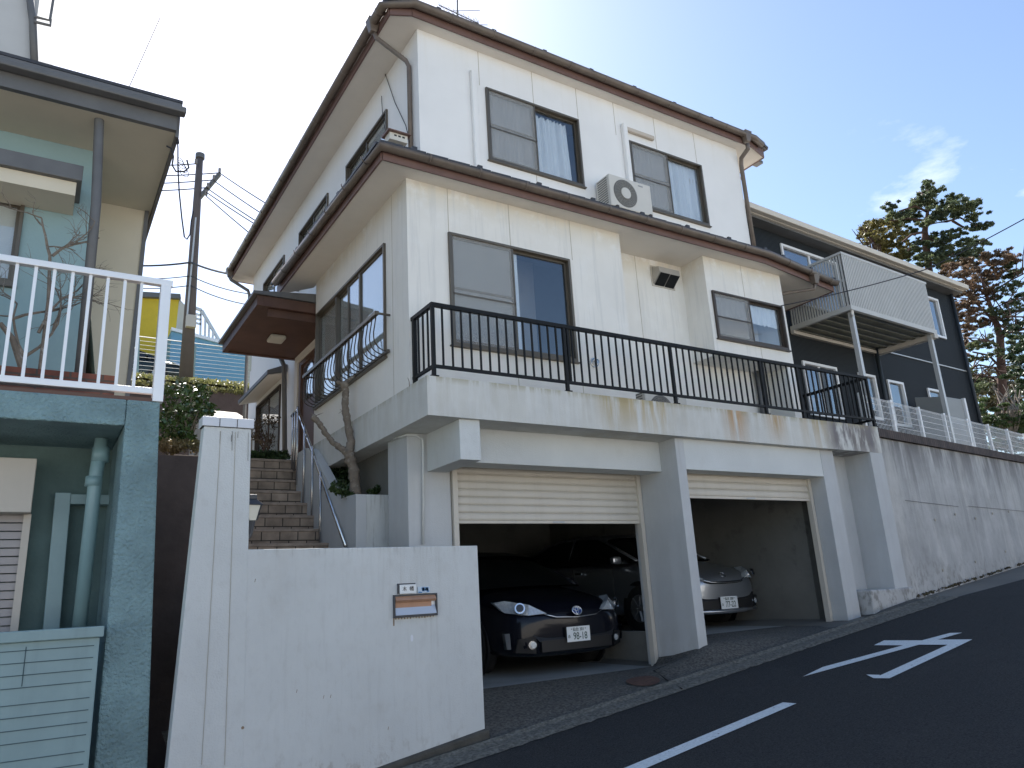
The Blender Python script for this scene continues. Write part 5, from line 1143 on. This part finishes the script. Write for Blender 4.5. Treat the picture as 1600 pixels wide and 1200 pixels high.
# cream shutter box and shutter
q = P(58, 720, Y=6.85); q2 = P(52, 803, Y=6.85); b = MB(); b.box(-8, q.x, 6.75, 7.05, q2.z, q.z); b.build('shutter_box', CREAM, th, bevel=.006)
q3 = P(38, 900, Y=6.9); b = MB(); z = q2.z
while z > -1.2: b.box(-8, q3.x-.05, 6.93, 6.95, z-.055, z-.008); b.box(-8, q3.x-.05, 6.945, 6.96, z-.008, z); z -= .063
b.build('roller_shutter', M('grey_shutter', (.36, .34, .34), .5), th)
b = MB(); b.box(q3.x-.05, q3.x, 6.88, 7.04, -1.6, q2.z); b.build('shutter_frame', CREAM, th)
# pipes in recess
b = MB(); b.tube([P(159, 686, Y=6.6), P(150, 740, Y=6.6), P(124, 980, Y=6.6)], .05, 14); b.tube([P(158, 700, Y=6.6), P(156, 722, Y=6.6)], .062, 14); b.tube([P(147, 745, Y=6.6), P(145, 760, Y=6.6)], .058, 14); b.build('drain_pipe', M('teal_pipe', (.24, .38, .40), .4), th, smooth=True)
b = MB(); p = P(100, 770, Y=6.95); q = P(86, 980, Y=6.95); b.hexa([(q.x-.06, 6.93, -1.2), (q.x+.05, 6.93, -1.2), (q.x+.05, 7.04, -1.2), (q.x-.06, 7.04, -1.2)], [(p.x-.06, 6.93, p.z), (p.x+.05, 6.93, p.z), (p.x+.05, 7.04, p.z), (p.x-.06, 7.04, p.z)]); b.box(p.x-.02, p.x+.5, 6.94, 7.03, p.z-.09, p.z-.01); b.build('conduit_cover', TEAL_P, th, bevel=.006)
# balcony floor edge + rail
b = MB(); b.box(-8, xe-.02, TYP+.02, 8.2, ztop+.001, ztop+.03); b.build('balcony_floor', M('rusty_edge', (.14, .08, .06), .8), th)
rz1 = P(246, 435, Y=TYP).z; 
b = MB(); b.box(-8, xe+.03, TYP-.005, TYP+.055, rz1-.05, rz1); b.box(-8, xe-.05, TYP+.01, TYP+.045, ztop+.06, ztop+.11)
ral = b.build('balcony_rail', ALU, th, bevel=.004)
b = MB(); k = 0; p = P(222, 440, Y=TYP+.03).x
while k < 40: x = p-k*.118; b.box(x-.011, x+.011, TYP+.015, TYP+.04, ztop+.11, rz1-.05); k += 1
b.build('rail_bars', ALU, ral)
b = MB(); b.box(xe-.055, xe+.02, TYP-.01, TYP+.065, ztop+.001, rz1-.05); b.build('rail_post', ALU, ral, bevel=.003)
# brick planter strip behind rail
p = P(180, 590, Y=6.5); b = MB(); b.box(-8, p.x, 6.45, 6.65, ztop+.03, P(100, 580, Y=6.45).z); b.build('brick_border', TERRA, th)
# upper wall with window
UW = 7.3
xw = P(143, 400, Y=UW).x
b = MB(); wz = (P(20, 312, Y=UW), P(36, 450, Y=UW)); wrect = (-2.5, P(38, 330, Y=UW).x, wz[1].z, wz[0].z)
_zt = P(270, 202, Y=6.6).z; wall_holes(b, 'Y', UW, .15, -8, xw, ztop-.2, _zt, [wrect]); b.box(xw-.15, xw, UW+.15, 14, ztop-1, _zt); b.build('upper_wall', TEAL_U, th)
window(th, 'Y', UW, wrect, cur=('g', 'g'), midrail=False, fmat=BRONZE)
# window awning
p = P(130, 268, Y=6.95); q = P(118, 310, Y=6.95)
b = MB(); b.box(-8, p.x, 6.85, UW-.002, q.z+.13, p.z); aw = b.build('window_awning', GREYBR, th, bevel=.005); b = MB(); b.box(-8, p.x-.04, 6.9, UW-.003, q.z, q.z+.128); b.build('awning_box', BEIGE, aw)
# downpipe
b = MB(); b.tube([P(157, 165, Y=6.75), P(155, 190, Y=6.75), P(150, 320, Y=6.75), P(122, 612, Y=6.75)], .04, 12); b.build('downpipe', GREYBR, th, smooth=True)
# roof eave: fascia, gutter, soffit
EY = 6.6
ec = P(283, 182, Y=EY); ez = ec.z
sof = P(262, 205, Y=EY+.02).z
xe2 = ec.x
zf0 = P(270, 202, Y=EY).z
b = MB(); b.box(-8, xe2-.03, EY, EY+.05, zf0, ez+.02); b.build('fascia', GREYBR, th)
b = MB(); b.box(-8, xe2+.03, EY-.11, EY-.01, ez-.02, ez+.04); b.box(-8, xe2-.0, EY-.06, EY+.1, ez+.041, ez+.10); b.build('gutter', GREYBR, th, bevel=.012)
sfar = [P(268, 235, Z=zf0), P(232, 325, Z=zf0), P(196, 590, Z=zf0)]
b = MB(); far_y = 13.5
b.add([(-8, EY+.05, zf0+.002), (xe2-.03, EY+.05, zf0+.002), (xe2-.05, far_y, zf0+.002), (-8, far_y, zf0+.002)], [(0, 1, 2, 3)]); b.build('soffit', BEIGE, th)
b = MB(); b.box(xe2-.03, xe2+.0, EY+.05, far_y, zf0-.04, ez+.05); b.build('side_fascia', GREYBR, th)
b = MB(); b.hexa([(-8, EY-.06, ez+.101), (xe2, EY-.06, ez+.101), (xe2, 13.5, ez+.101), (-8, 13.5, ez+.101)], [(-8, EY-.06, ez+.13), (xe2, EY-.06, ez+.13), (xe2-.5, 10, ez+1.2), (-8, 10, ez+1.2)]); b.build('roof', TILE, th)
# beige side wall under the eave (far)
yb_ = 8.3
p = P(205, 400, Y=yb_)
b = MB(); w0 = P(160, 600, Y=yb_); w1 = P(198, 600, Y=yb_); w2 = P(228, 330, Y=yb_); w3 = P(160, 330, Y=yb_)
b.prism([(w0.x, yb_, w0.z-.4), (w1.x, yb_, w1.z-.4), (w2.x, yb_, w2.z), (w2.x, yb_, zf0), (w3.x-.2, yb_, zf0)], (0, 1.5, 0)); b.build('side_wall', BEIGE, th)
b = MB(); b.bar((w1.x+.01, yb_, w1.z-.4), (w2.x+.01, yb_, w2.z), .03, .04); b.build('corner_trim', GREYBR, th)
# top storey
TY2 = 7.6
p = P(47, 105, Y=TY2); q = P(40, 0, Y=TY2)
b = MB(); b.box(-8, p.x, TY2, 12, 4.5, 9); b.build('top_storey', M('pale_grey_wall', (.50, .50, .49), .8, var=.06), th)
b = MB(); b.tube([P(54, 106, Y=TY2-.05), P(51, 30, Y=TY2-.05), P(42, -40, Y=TY2-.05)], .035, 10); b.build('corner_pipe', GREYBR, th, smooth=True)
b = MB(); b.tube([P(54, 26, Y=TY2-.1), P(78, 32, Y=TY2-.1), P(88, -30, Y=TY2-.1)], .014, 6); b.tube([P(54, 34, Y=TY2-.1), P(79, 40, Y=TY2-.1), P(79, 30, Y=TY2-.1)], .014, 6); b.build('antenna_bracket', GREYBR, th)
# service cable bundle hanging from eave corner
cb = thing('service_cable', 'looped black service cable hanging from the teal house eave corner', 'cable', tuple(P(278, 215, Y=6.7)))
def CP(px, py, y=6.7): return P(px, py, Y=y)
b = MB()
b.tube([CP(277, 211), CP(278, 232), CP(278, 262), CP(280, 300), CP(284, 340), CP(288, 370), CP(292, 374), CP(297, 366), CP(299, 345), CP(302, 330)], .007, 6)
b.tube([CP(260, 228), CP(268, 232), CP(271, 245), CP(269, 258), CP(275, 268), CP(288, 268), CP(295, 262), CP(292, 250)], .008, 6)
b.build('cable', WIRE, cb, smooth=True); b = MB(); random.seed(5)
for k in range(4): b.ring(CP(282+k*1.5, 252+k*5), (.5, -.8, .2), .035+.008*k, .003, 18)
b.tube([CP(277, 217), CP(278, 224)], .014, 8); b.build('cable_loops', WIRE, cb)
# bare sapling behind rail
sp = thing('bare_sapling', 'leafless sapling behind the white balcony rail of the teal house', 'tree', tuple(P(85, 590, Y=6.55)))
b = MB(); random.seed(31)
def branch(p, d, L0, r, depth):
    pts = [p]; n = 4
    for i in range(n):
        d = (d+Vector((random.gauss(0, .22), random.gauss(0, .15), random.gauss(.02, .15)))).normalized(); pts.append(pts[-1]+d*L0/n)
    b.tube(pts, [r*(1-.55*i/n) for i in range(n+1)], 5, False)
    if depth:
        for k in range(3 if depth > 1 else 4):
            q = pts[random.randint(1, n)]; dd_ = (d+Vector((random.gauss(0, .8), random.gauss(0, .3), random.gauss(.1, .5)))).normalized(); branch(q, dd_, L0*.62, r*.5, depth-1)
YS2 = 6.72
b.tube([P(35, 575, Y=YS2), P(20, 530, Y=YS2), P(0, 505, Y=YS2)], [.03, .024, .018], 7)
for st_, d_, l_ in (((40, 560), (-.4, 0, .7), .5), ((35, 560), (.5, 0, .8), .6), ((78, 400), (-.3, 0, 1), .35), ((82, 400), (.6, 0, .9), .42), ((15, 500), (.8, 0, .5), .45), ((60, 520), (.2, 0, 1), .5)):
    branch(P(*st_, Y=YS2), Vector(d_).normalized(), l_, .014, 3)
b.tube([P(62, 590, Y=YS2), P(76, 470, Y=YS2), P(78, 400, Y=YS2)], [.02, .016, .012], 7)
b.build('trunk', BARK, sp)

# ------------------------------------------------------------------ gap between houses: wall, soil, shrub
b = MB(); b.box(.3, 1.75, 7.9, 8.05, -1.5, P(280, 712, Y=7.9).z); o = b.build('dark_boundary_wall', DBLOCK); tag(o, 'dark brown wall closing the narrow gap between teal house and pillar', 'wall'); recenter(o, (1.0, 8.0, -1.5))
b = MB(); b.box(.2, 1.38, 8.05, 12, 1.0, P(280, 712, Y=7.9).z+.02); o = structure(b.build('soil_bank', SOIL))
cs = thing('camellia_shrub', 'glossy green shrub between the teal house and the tall pillar', 'shrub', tuple(P(285, 705, Y=8.6)))
b = MB(); random.seed(17)
for k in range(9):
    a = P(285+random.uniform(-8, 8), 705, Y=8.7); tip = P(258+random.random()*65, 608+random.random()*35, Y=8.4+.7*random.random()); b.tube([a, a.lerp(tip, .5)+Vector((random.uniform(-.06, .06), 0, 0)), tip], [.016, .011, .005], 6)
b.build('stems', BARK, cs)
b = MB()
for k in range(70):
    px = 252+random.random()*78; py = 603+random.random()*95
    if px > 300 and py > 670: continue
    if px > 318 and (py < 615 or py > 655): continue
    leafball(b, P(px, py, Y=8.25+.9*random.random()), .10, 34, .033, elong=.9)
b.build('foliage', M('glossy_leaf', (.055, .095, .025), .22, var=.5, vscale=9, spec=.7), cs)
b = MB()
for k in range(60): leafball(b, P(254+random.random()*56, 690+random.random()*16, Y=8.1+.3*random.random()), .06, 24, .016)
o = b.build('leaf_litter', leaf_mat('litter', (.12, .12, .04), (.25, .17, .08), .3)); tag(o, 'small-leaved ground cover at the shrub foot', 'ground cover', kind='stuff')
# far retaining wall, grass, wires
bw = MB(); a = P(325, 610, Y=20); c = P(400, 616, Y=20)
bw.box(a.x-8, c.x+1.5, 20, 20.35, 1.2, P(360, 614, Y=20).z); o = bw.build('block_retaining_wall', DBLOCK); tag(o, 'dark block retaining wall below the grassy bank by the pole', 'wall'); recenter(o, (2, 20.2, 1.5))
b = MB(); p = P(322, 652, Y=15); q = P(395, 660, Y=15); b.hexa([(p.x-.1, 15, 1.5), (q.x, 15, 1.5), (q.x, 16.5, 1.5), (p.x-.1, 16.5, 1.5)], [(p.x, 15, p.z), (q.x, 15, q.z), (q.x, 16.5, P(385, 646, Y=16.5).z), (p.x, 16.5, P(330, 640, Y=16.5).z)]); o = b.build('low_rendered_wall', M('aged_cream', (.30, .27, .23), .8)); tag(o, 'low cream wall behind the tall pillar cap', 'wall'); recenter(o, (2.4, 15.5, 1.5))
b = MB(); random.seed(41)
for k in range(420):
    px = 195+random.random()*195; y = 20.1+random.random()*6; z = hill(0, max(y, 20)); p = P(px, 600, Y=y); leafball(b, (p.x, y, z+.05), .16, 12, .05, .8)
for k in range(260):
    px = 195+random.random()*195; p = P(px, 607+random.random()*6, Y=19.95+.4*random.random()); leafball(b, (p.x, p.y, P(360, 614, Y=20).z+.05), .13, 12, .045)
o = b.build('bank_grass', GRASSM); tag(o, 'sunlit grass and weeds on the bank', 'grass', kind='stuff')
# utility pole
PY = 26.0
up = thing('utility_pole', 'brown utility pole with slanted cross-arm on the grassy bank', 'utility pole', tuple(P(292, 598, Y=PY)))
b = MB(); b.tube([P(290, 600, Y=PY), P(301, 420, Y=PY), P(307, 330, Y=PY), P(312.5, 245, Y=PY)], [.23, .165, .14, .115], 16); b.build('shaft', POLEM, up, smooth=True)
b = MB(); b.tube([P(312.5, 248, Y=PY), P(312.8, 241, Y=PY)], .16, 14); b.build('pole_cap', GREYBR, up)
b = MB(); b.bar(P(312, 309, Y=PY), P(343, 272, Y=PY-.3), .12, .12); b.build('cross_arm', GREYBR, up)
b = MB()
for px, py in ((343, 270), (334, 281), (325, 293), (322, 305), (306, 256)): q = P(px, py, Y=PY-.25); b.tube([q, q+Vector((0, 0, .18))], .05, 8)
b.build('insulator', M('insulator', (.25, .22, .2), .3), up)
b = MB(); q = P(298, 503, Y=PY-.3); b.box(q.x-.16, q.x+.16, PY-.45, PY-.25, q.z-.22, q.z+.22); b.build('junction_box', CREAM, up, bevel=.02)
b = MB(); b.tube([P(306, 340, Y=PY-.2), P(291, 510, Y=PY-.3)], .03, 6); b.build('cable_guard', ALU2, up)
# wires
def wire(pts, r, label, sag=.0):
    b = MB(); P_ = [Vector(p) for p in pts]; out = []
    for i in range(len(P_)-1):
        for k in range(10):
            t = k/10; q = P_[i].lerp(P_[i+1], t); q.z -= sag*4*t*(1-t); out.append(q)
    out.append(P_[-1]); b.tube(out, r, 5); o = b.build('power_line', WIRE); tag(o, label, 'power line', 'power lines'); recenter(o, out[0])
W_ = lambda px, py, y: P(px, py, Y=y)
for (yl, ax, ay, nm) in ((272, 343, 270, 'topmost wire running left from the cross-arm tip'), (285, 334, 281, 'second wire running left from the cross-arm'), (296, 325, 293, 'third wire running left from the cross-arm'), (254, 306, 256, 'faint wire running left at the pole top')):
    wire([W_(150, yl, 30), W_(ax, ay, PY-.25)], .022, nm, .1)
for (ax, ay, rx, ry, nm) in ((343, 270, 470, 350, 'topmost wire sloping right from the cross-arm tip'), (334, 282, 470, 372, 'second wire sloping right from the cross-arm'), (325, 295, 470, 388, 'third wire sloping right from the cross-arm'), (322, 300, 470, 393, 'fourth wire sloping right, close below the third'), (322, 306, 470, 428, 'steep service wire sloping right from the pole')):
    wire([W_(ax, ay, PY-.25), W_(rx, ry, 20)], .02, nm, .05)
for (yl, ym, yr, nm) in ((409, 410, 433, 'thick cable crossing the pole at its lower third'), (429, 431, 462, 'thin cable just below the thick one'), (444, 446, 480, 'lowest thin cable crossing the pole')):
    wire([W_(150, yl, 30), W_(298, ym, PY-.25), W_(420, yr, 21)], .035 if yl < 410 else .018, nm, .15)
wire([P(1220, 478, Y=6.2), P(1450, 420, Y=5.2), P(1700, 285, Y=3.5)], .008, 'single dark wire crossing the grey balcony and pine tree', .03)
wire([P(200, 140, Y=6.9), P(250, 28, Y=6.2)], .0035, 'hair-thin wire rising above the teal house eave', .0)
# yellow building, blue wall, railings, parked car behind
yh = thing('yellow_building', 'yellow flat-roofed building behind the utility pole', 'building', tuple(P(240, 560, Y=34)))
def Q(px, py, y): return P(px, py, Y=y)
YEL = M('yellow_paint', (.62, .44, .03), .7, var=.08); BLU = M('blue_panel', (.16, .36, .52), .6, var=.08); BLS = M('beige_wall', (.45, .42, .36), .8)
b = MB(); b.prism([Q(60, 455, 34), Q(280, 466, 34), Q(266, 600, 34), Q(60, 600, 34)], (-.6, 5, 0)); b.build('wall', YEL, yh)
b = MB(); b.prism([Q(280.5, 467, 34), Q(294, 482, 36.5), Q(288, 545, 36.5), Q(268, 556, 34)], (-.3, 1.5, 0)); b.build('side_wall', BLS, yh)
b = MB(); b.prism([Q(60, 446, 33.8), Q(282, 459, 33.8), Q(283, 466, 33.8), Q(60, 456, 33.8)], (.4, 5, 0)); b.build('roof', GREYBR, yh)
bb = MB(); bb.prism([Q(268, 516, 32), Q(385, 547, 32), Q(385, 605, 32), Q(262, 605, 32)], (0, 2, 0)); o = bb.build('blue_wall', BLU); tag(o, 'light blue panelled wall behind the wire fence', 'wall'); recenter(o, Q(320, 600, 32.5))
bb = MB(); bb.prism([Q(268, 511, 31.9), Q(385, 542, 31.9), Q(385, 547, 31.9), Q(268, 516, 31.9)], (0, .4, 0)); bb.build('coping', ALU, o)
gr = thing('stair_railing', 'glazed metal stair railing descending behind the pole', 'railing', tuple(Q(320, 535, 33)))
b = MB(); b.bar(Q(304, 481, 33), Q(315, 485, 33), .12, .12); b.bar(Q(315, 485, 33), Q(346, 538, 33), .12, .12); b.build('top_rail', ALU2, gr)
b = MB()
for px, y0_, y1_ in ((304, 482, 525), (314, 486, 528), (321, 497, 529), (327, 507, 531), (333, 517, 533), (338, 526, 535)): b.bar(Q(px, y0_, 33), Q(px-1, y1_, 33), .08, .08)
for yy in (490, 497, 504): b.bar(Q(304, yy, 33), Q(314, yy+3, 33), .08, .08)
b.build('posts', ALU2, gr)
b = MB(); b.prism([Q(340, 529, 36), Q(420, 545, 36), Q(420, 600, 36), Q(340, 600, 36)], (0, 5, 0)); o = b.build('far_house', BLS); tag(o, 'beige house edge behind the blue wall', 'building'); recenter(o, Q(380, 600, 37))
wf = thing('wire_fence', 'low fence of pale horizontal wires on the bank', 'fence', tuple(Q(300, 600, 28)))
b = MB()
for k in range(11): b.tube([Q(180, 521+k*6.6, 28), Q(390, 547+k*5.6, 28)], .007 if k else .02, 4)
b.build('fence_wires', ALU2, wf)
for px, yt_, yb2 in ((217, 528, 592), (305, 540, 600)): b = MB(); b.bar(Q(px, yt_, 28), Q(px-3, yb2, 28), .07); b.build('fence_post', TEAL_P, wf)
c3 = car('parked_car', 'dark parked car half hidden behind the wire fence by the yellow building', (.02, .03, .032), tuple(Q(245, 600, 30)), group=None, style=2)
c3.rotation_euler = (0, 0, math.radians(75)); c3.location = Vector((Q(292, 590, 30).x, 30.0, Q(240, 603, 30).z))

# ------------------------------------------------------------------ trees at right
def at_depth(px, py, D): return ray(px, py)*(D/F)
def z5(x, y): return (1320+.175*x, 250+.175*y)
def z8(x, y): return (1360+.25*x, 400+.25*y)
def clumps(b, lst, D, spread, size, dens, flat=.55, seed=0, elong=1.6, n=14):
    rnd = random.Random(seed)
    for (px, py, r) in lst:
        R = r/F*D; c0 = at_depth(px, py, D+rnd.uniform(-spread, spread))
        for k in range(n):
            v = Vector((rnd.gauss(0, .75), rnd.gauss(0, .75), rnd.gauss(0, .42*flat/.55)))*R
            leafball(b, c0+v, R*rnd.uniform(.3, .8), int(dens*rnd.uniform(.35, 1.0)), size*.42, rnd.uniform(.22, .5), rnd, elong)
pt1 = thing('pine_tree', 'tall layered pine tree behind the dark house, its pointed top against the sky', 'tree', tuple(at_depth(1455, 640, 32)))
D1 = 32
b = MB()
tk = [at_depth(*p, D1) for p in ((1462, 640), (1456, 470), (1451, 419), (1446, 375), (1445, 361), (1449, 335), (1450, 310), (1449, 286))]
b.tube(tk, [.26, .2, .15, .15, .12, .07, .05, .02], 10)
for pl_ in (((1446, 372), (1430, 380), (1418, 392)), ((1447, 362), (1425, 366), (1410, 378)), ((1446, 345), (1420, 341), (1395, 345), (1380, 340)), ((1449, 338), (1475, 330), (1505, 322), (1530, 316)), ((1450, 350), (1480, 346), (1500, 340), (1525, 352)), ((1448, 372), (1462, 378), (1490, 388)), ((1450, 400), (1480, 400), (1510, 385), (1540, 375)), ((1447, 330), (1430, 322), (1405, 330)), ((1449, 312), (1462, 302)), ((1449, 308), (1436, 300)), ((1488, 345), (1505, 355), (1518, 360))):
    n = len(pl_); b.tube([at_depth(*q, D1+random.uniform(-1.2, 1.2)*(i > 0)) for i, q in enumerate(pl_)], [.06*(1-.7*i/n) for i in range(n)], 6)
b.build('trunk', BARKD, pt1, smooth=True)
L1 = [(735, 200, 22), (742, 235, 24), (720, 280, 45), (800, 285, 38), (690, 350, 55), (770, 360, 50), (720, 410, 60), (400, 420, 45), (450, 480, 55), (540, 480, 55), (640, 450, 55), (960, 340, 45), (900, 400, 55), (1000, 410, 60), (1090, 400, 60), (1170, 380, 35), (880, 470, 60), (980, 470, 60), (1080, 450, 55), (1150, 505, 50), (700, 560, 45), (780, 545, 40), (830, 510, 40), (650, 500, 50), (560, 550, 50)]
L1 += [(1040, 900, 60), (940, 930, 60), (1130, 880, 50), (820, 930, 40), (700, 930, 35), (1240, 880, 35), (760, 700, 35), (650, 740, 40), (850, 665, 45), (940, 680, 50), (1050, 640, 45), (1150, 600, 35), (1250, 585, 35), (1290, 580, 20), (800, 760, 60), (900, 760, 70), (1000, 760, 65), (1100, 740, 60), (1180, 740, 45), (1240, 740, 28), (780, 850, 50), (880, 850, 70), (1000, 850, 75), (1120, 820, 65), (1200, 830, 35), (620, 800, 40), (680, 870, 45), (860, 900, 50), (600, 640, 35)]
b = MB(); clumps(b, [(*z5(x, y), r*.175) for x, y, r in L1], D1, 1.3, .11, 85, .5, 1); b.build('crown', LEAFP, pt1)
pt2 = thing('olive_tree', 'bushy olive-green tree left of the pine above the cream roof edge', 'tree', tuple(at_depth(1385, 640, 35)))
L2 = [(200, 600, 55), (290, 590, 60), (390, 560, 60), (470, 550, 50), (250, 680, 80), (350, 680, 80), (450, 660, 70), (520, 690, 50), (330, 770, 70), (430, 790, 75), (520, 790, 50), (170, 660, 45), (470, 860, 50), (560, 840, 40)]
b = MB(); clumps(b, [(*z5(x, y), r*.175) for x, y, r in L2], 35, 1.5, .13, 110, .75, 2); b.build('crown', LEAFY, pt2)
b = MB()
for k in range(9):
    px, py = z5(120+k*18, 560+random.random()*90); b.tube([at_depth(1385, 500, 35), at_depth(px+8, py+25, 35), at_depth(px-10, py, 35)], [.1, .03, .01], 5)
b.tube([at_depth(1385, 640, 35), at_depth(1385, 480, 35), at_depth(1378, 400, 35)], [.35, .3, .15], 8); b.build('trunk', BARKD, pt2)
pt3 = thing('rusty_pine', 'reddish-brown half-bare pine at the right edge beside the dark house', 'tree', tuple(at_depth(1566, 700, 28)))
D3 = 28; b = MB()
b.tube([at_depth(*z8(*p), D3) for p in ((830, 1100), (825, 850), (810, 500), (790, 430), (770, 370), (720, 230), (690, 120))], [.2, .17, .13, .11, .09, .06, .03], 10)
for pl_ in (((800, 440), (700, 330), (600, 240), (540, 200)), ((770, 370), (740, 280), (800, 200), (880, 150), (960, 110)), ((790, 400), (850, 380), (960, 380)), ((800, 560), (740, 530), (640, 530), (590, 500)), ((815, 700), (740, 620), (640, 600)), ((815, 640), (880, 600), (960, 560)), ((820, 760), (780, 700), (680, 680), (640, 700)), ((720, 240), (640, 170), (560, 130)), ((760, 330), (850, 290), (960, 260)), ((740, 280), (660, 240), (600, 330)), ((820, 800), (760, 760), (650, 740)), ((810, 520), (870, 480), (960, 460))):
    n = len(pl_); pp = [at_depth(*z8(*q), D3+random.uniform(-1.5, 1.5)*(i > 0)) for i, q in enumerate(pl_)]; b.tube(pp, [.055*(1-.7*i/n) for i in range(n)], 6)
    for k in range(7):
        i = random.randint(0, n-2); s_ = pp[i].lerp(pp[i+1], random.random()); e_ = s_+Vector((random.gauss(0, .7), random.gauss(0, .7), random.gauss(.1, .6))); m_ = s_.lerp(e_, .5)+Vector((random.gauss(0, .12), 0, random.gauss(0, .12))); b.tube([s_, m_, e_], [.03, .02, .008], 4)
b.build('trunk', BARKD, pt3, smooth=True)
L3 = [(460, 170, 35), (500, 60, 35), (580, 40, 40), (720, 0, 35), (820, -20, 35), (900, 20, 35), (520, 320, 40), (560, 380, 45), (600, 460, 40), (580, 540, 35), (620, 360, 45), (680, 300, 40), (700, 420, 35), (560, 620, 30), (640, 240, 45), (740, 220, 40), (820, 110, 40), (640, 560, 30), (560, 110, 40), (620, 100, 45), (700, 110, 45), (780, 60, 40), (860, 20, 35), (520, 180, 45), (600, 190, 50), (680, 170, 50), (540, 250, 35), (560, 310, 30), (620, 290, 35), (760, 150, 40), (600, 400, 35), (640, 440, 35), (560, 160, 40), (640, 60, 40), (480, 110, 30)]
b = MB(); clumps(b, [(*z8(x, y), r*.25) for x, y, r in L3], D3, 1.3, .09, 85, .5, 3); b.build('rusty_crown', LEAFR, pt3)
L4 = [(820, 340, 40), (880, 360, 40), (720, 520, 35), (780, 600, 35), (860, 480, 40), (900, 440, 45), (940, 560, 35), (700, 560, 35), (600, 720, 40), (660, 780, 40), (720, 820, 45), (620, 840, 45), (880, 700, 40), (760, 340, 35), (840, 200, 40), (880, 120, 30), (940, 90, 35), (860, 60, 25), (900, 180, 35), (800, 260, 30), (900, 300, 35), (950, 240, 30), (700, 420, 25), (860, 400, 25), (940, 420, 28), (640, 560, 25), (700, 640, 25), (920, 500, 28), (620, 640, 22), (960, 330, 30), (880, 540, 22)]
b = MB(); clumps(b, [(*z8(x, y), r*.25) for x, y, r in L4], D3, 1.3, .09, 60, .45, 4); b.build('green_crown', LEAFP, pt3)
dkc = thing('dark_conifer', 'dense dark conifer at the far right edge', 'tree', tuple(at_depth(1600, 700, 24)))
b = MB(); clumps(b, [(1598, 540, 14), (1605, 560, 18), (1600, 585, 14), (1612, 530, 20), (1620, 580, 25), (1630, 620, 30)], 24, .8, .1, 200, .7, 6); b.build('crown', LEAFD, dkc); b = MB(); b.tube([at_depth(1615, 720, 24), at_depth(1612, 560, 24)], [.2, .1], 8); b.build('trunk', BARKD, dkc)
# hedge/bushes low right
hd_ = thing('evergreen_bush', 'broad-leaved green bush behind the mesh fence at the right', 'shrub', tuple(at_depth(1570, 700, 20)))
b = MB(); clumps(b, [(1545, 640, 16), (1560, 655, 20), (1580, 650, 22), (1600, 655, 24), (1545, 665, 16), (1570, 675, 22), (1595, 680, 24), (1555, 690, 20), (1580, 695, 22), (1620, 670, 30)], 20, .8, .075, 240, .8, 7, 1.0); b.build('foliage', LEAF, hd_)
b = MB()
for k in range(14): b.tube([at_depth(1565+random.uniform(-20, 20), 700, 20), at_depth(1550+random.random()*50, 640, 20), at_depth(1545+random.random()*60, 600+random.random()*20, 20.5)], [.04, .03, .008], 5)
b.build('stems', BARK, hd_)
# distant wood line behind right (fills gaps low down)
b = MB(); clumps(b, [(1530+i*12, 600+(i*37 % 70), 26) for i in range(12)], 45, 3, .3, 160, .8, 8, 1.0); o = b.build('distant_wood', leaf_mat('wood_brown', (.07, .06, .035), (.13, .12, .06), .2)); tag(o, 'distant brown-green wood at the right', 'wood', kind='stuff')
# buildings across the street (behind the camera) are not modelled; only the sunlit ground and the added bounce bank there
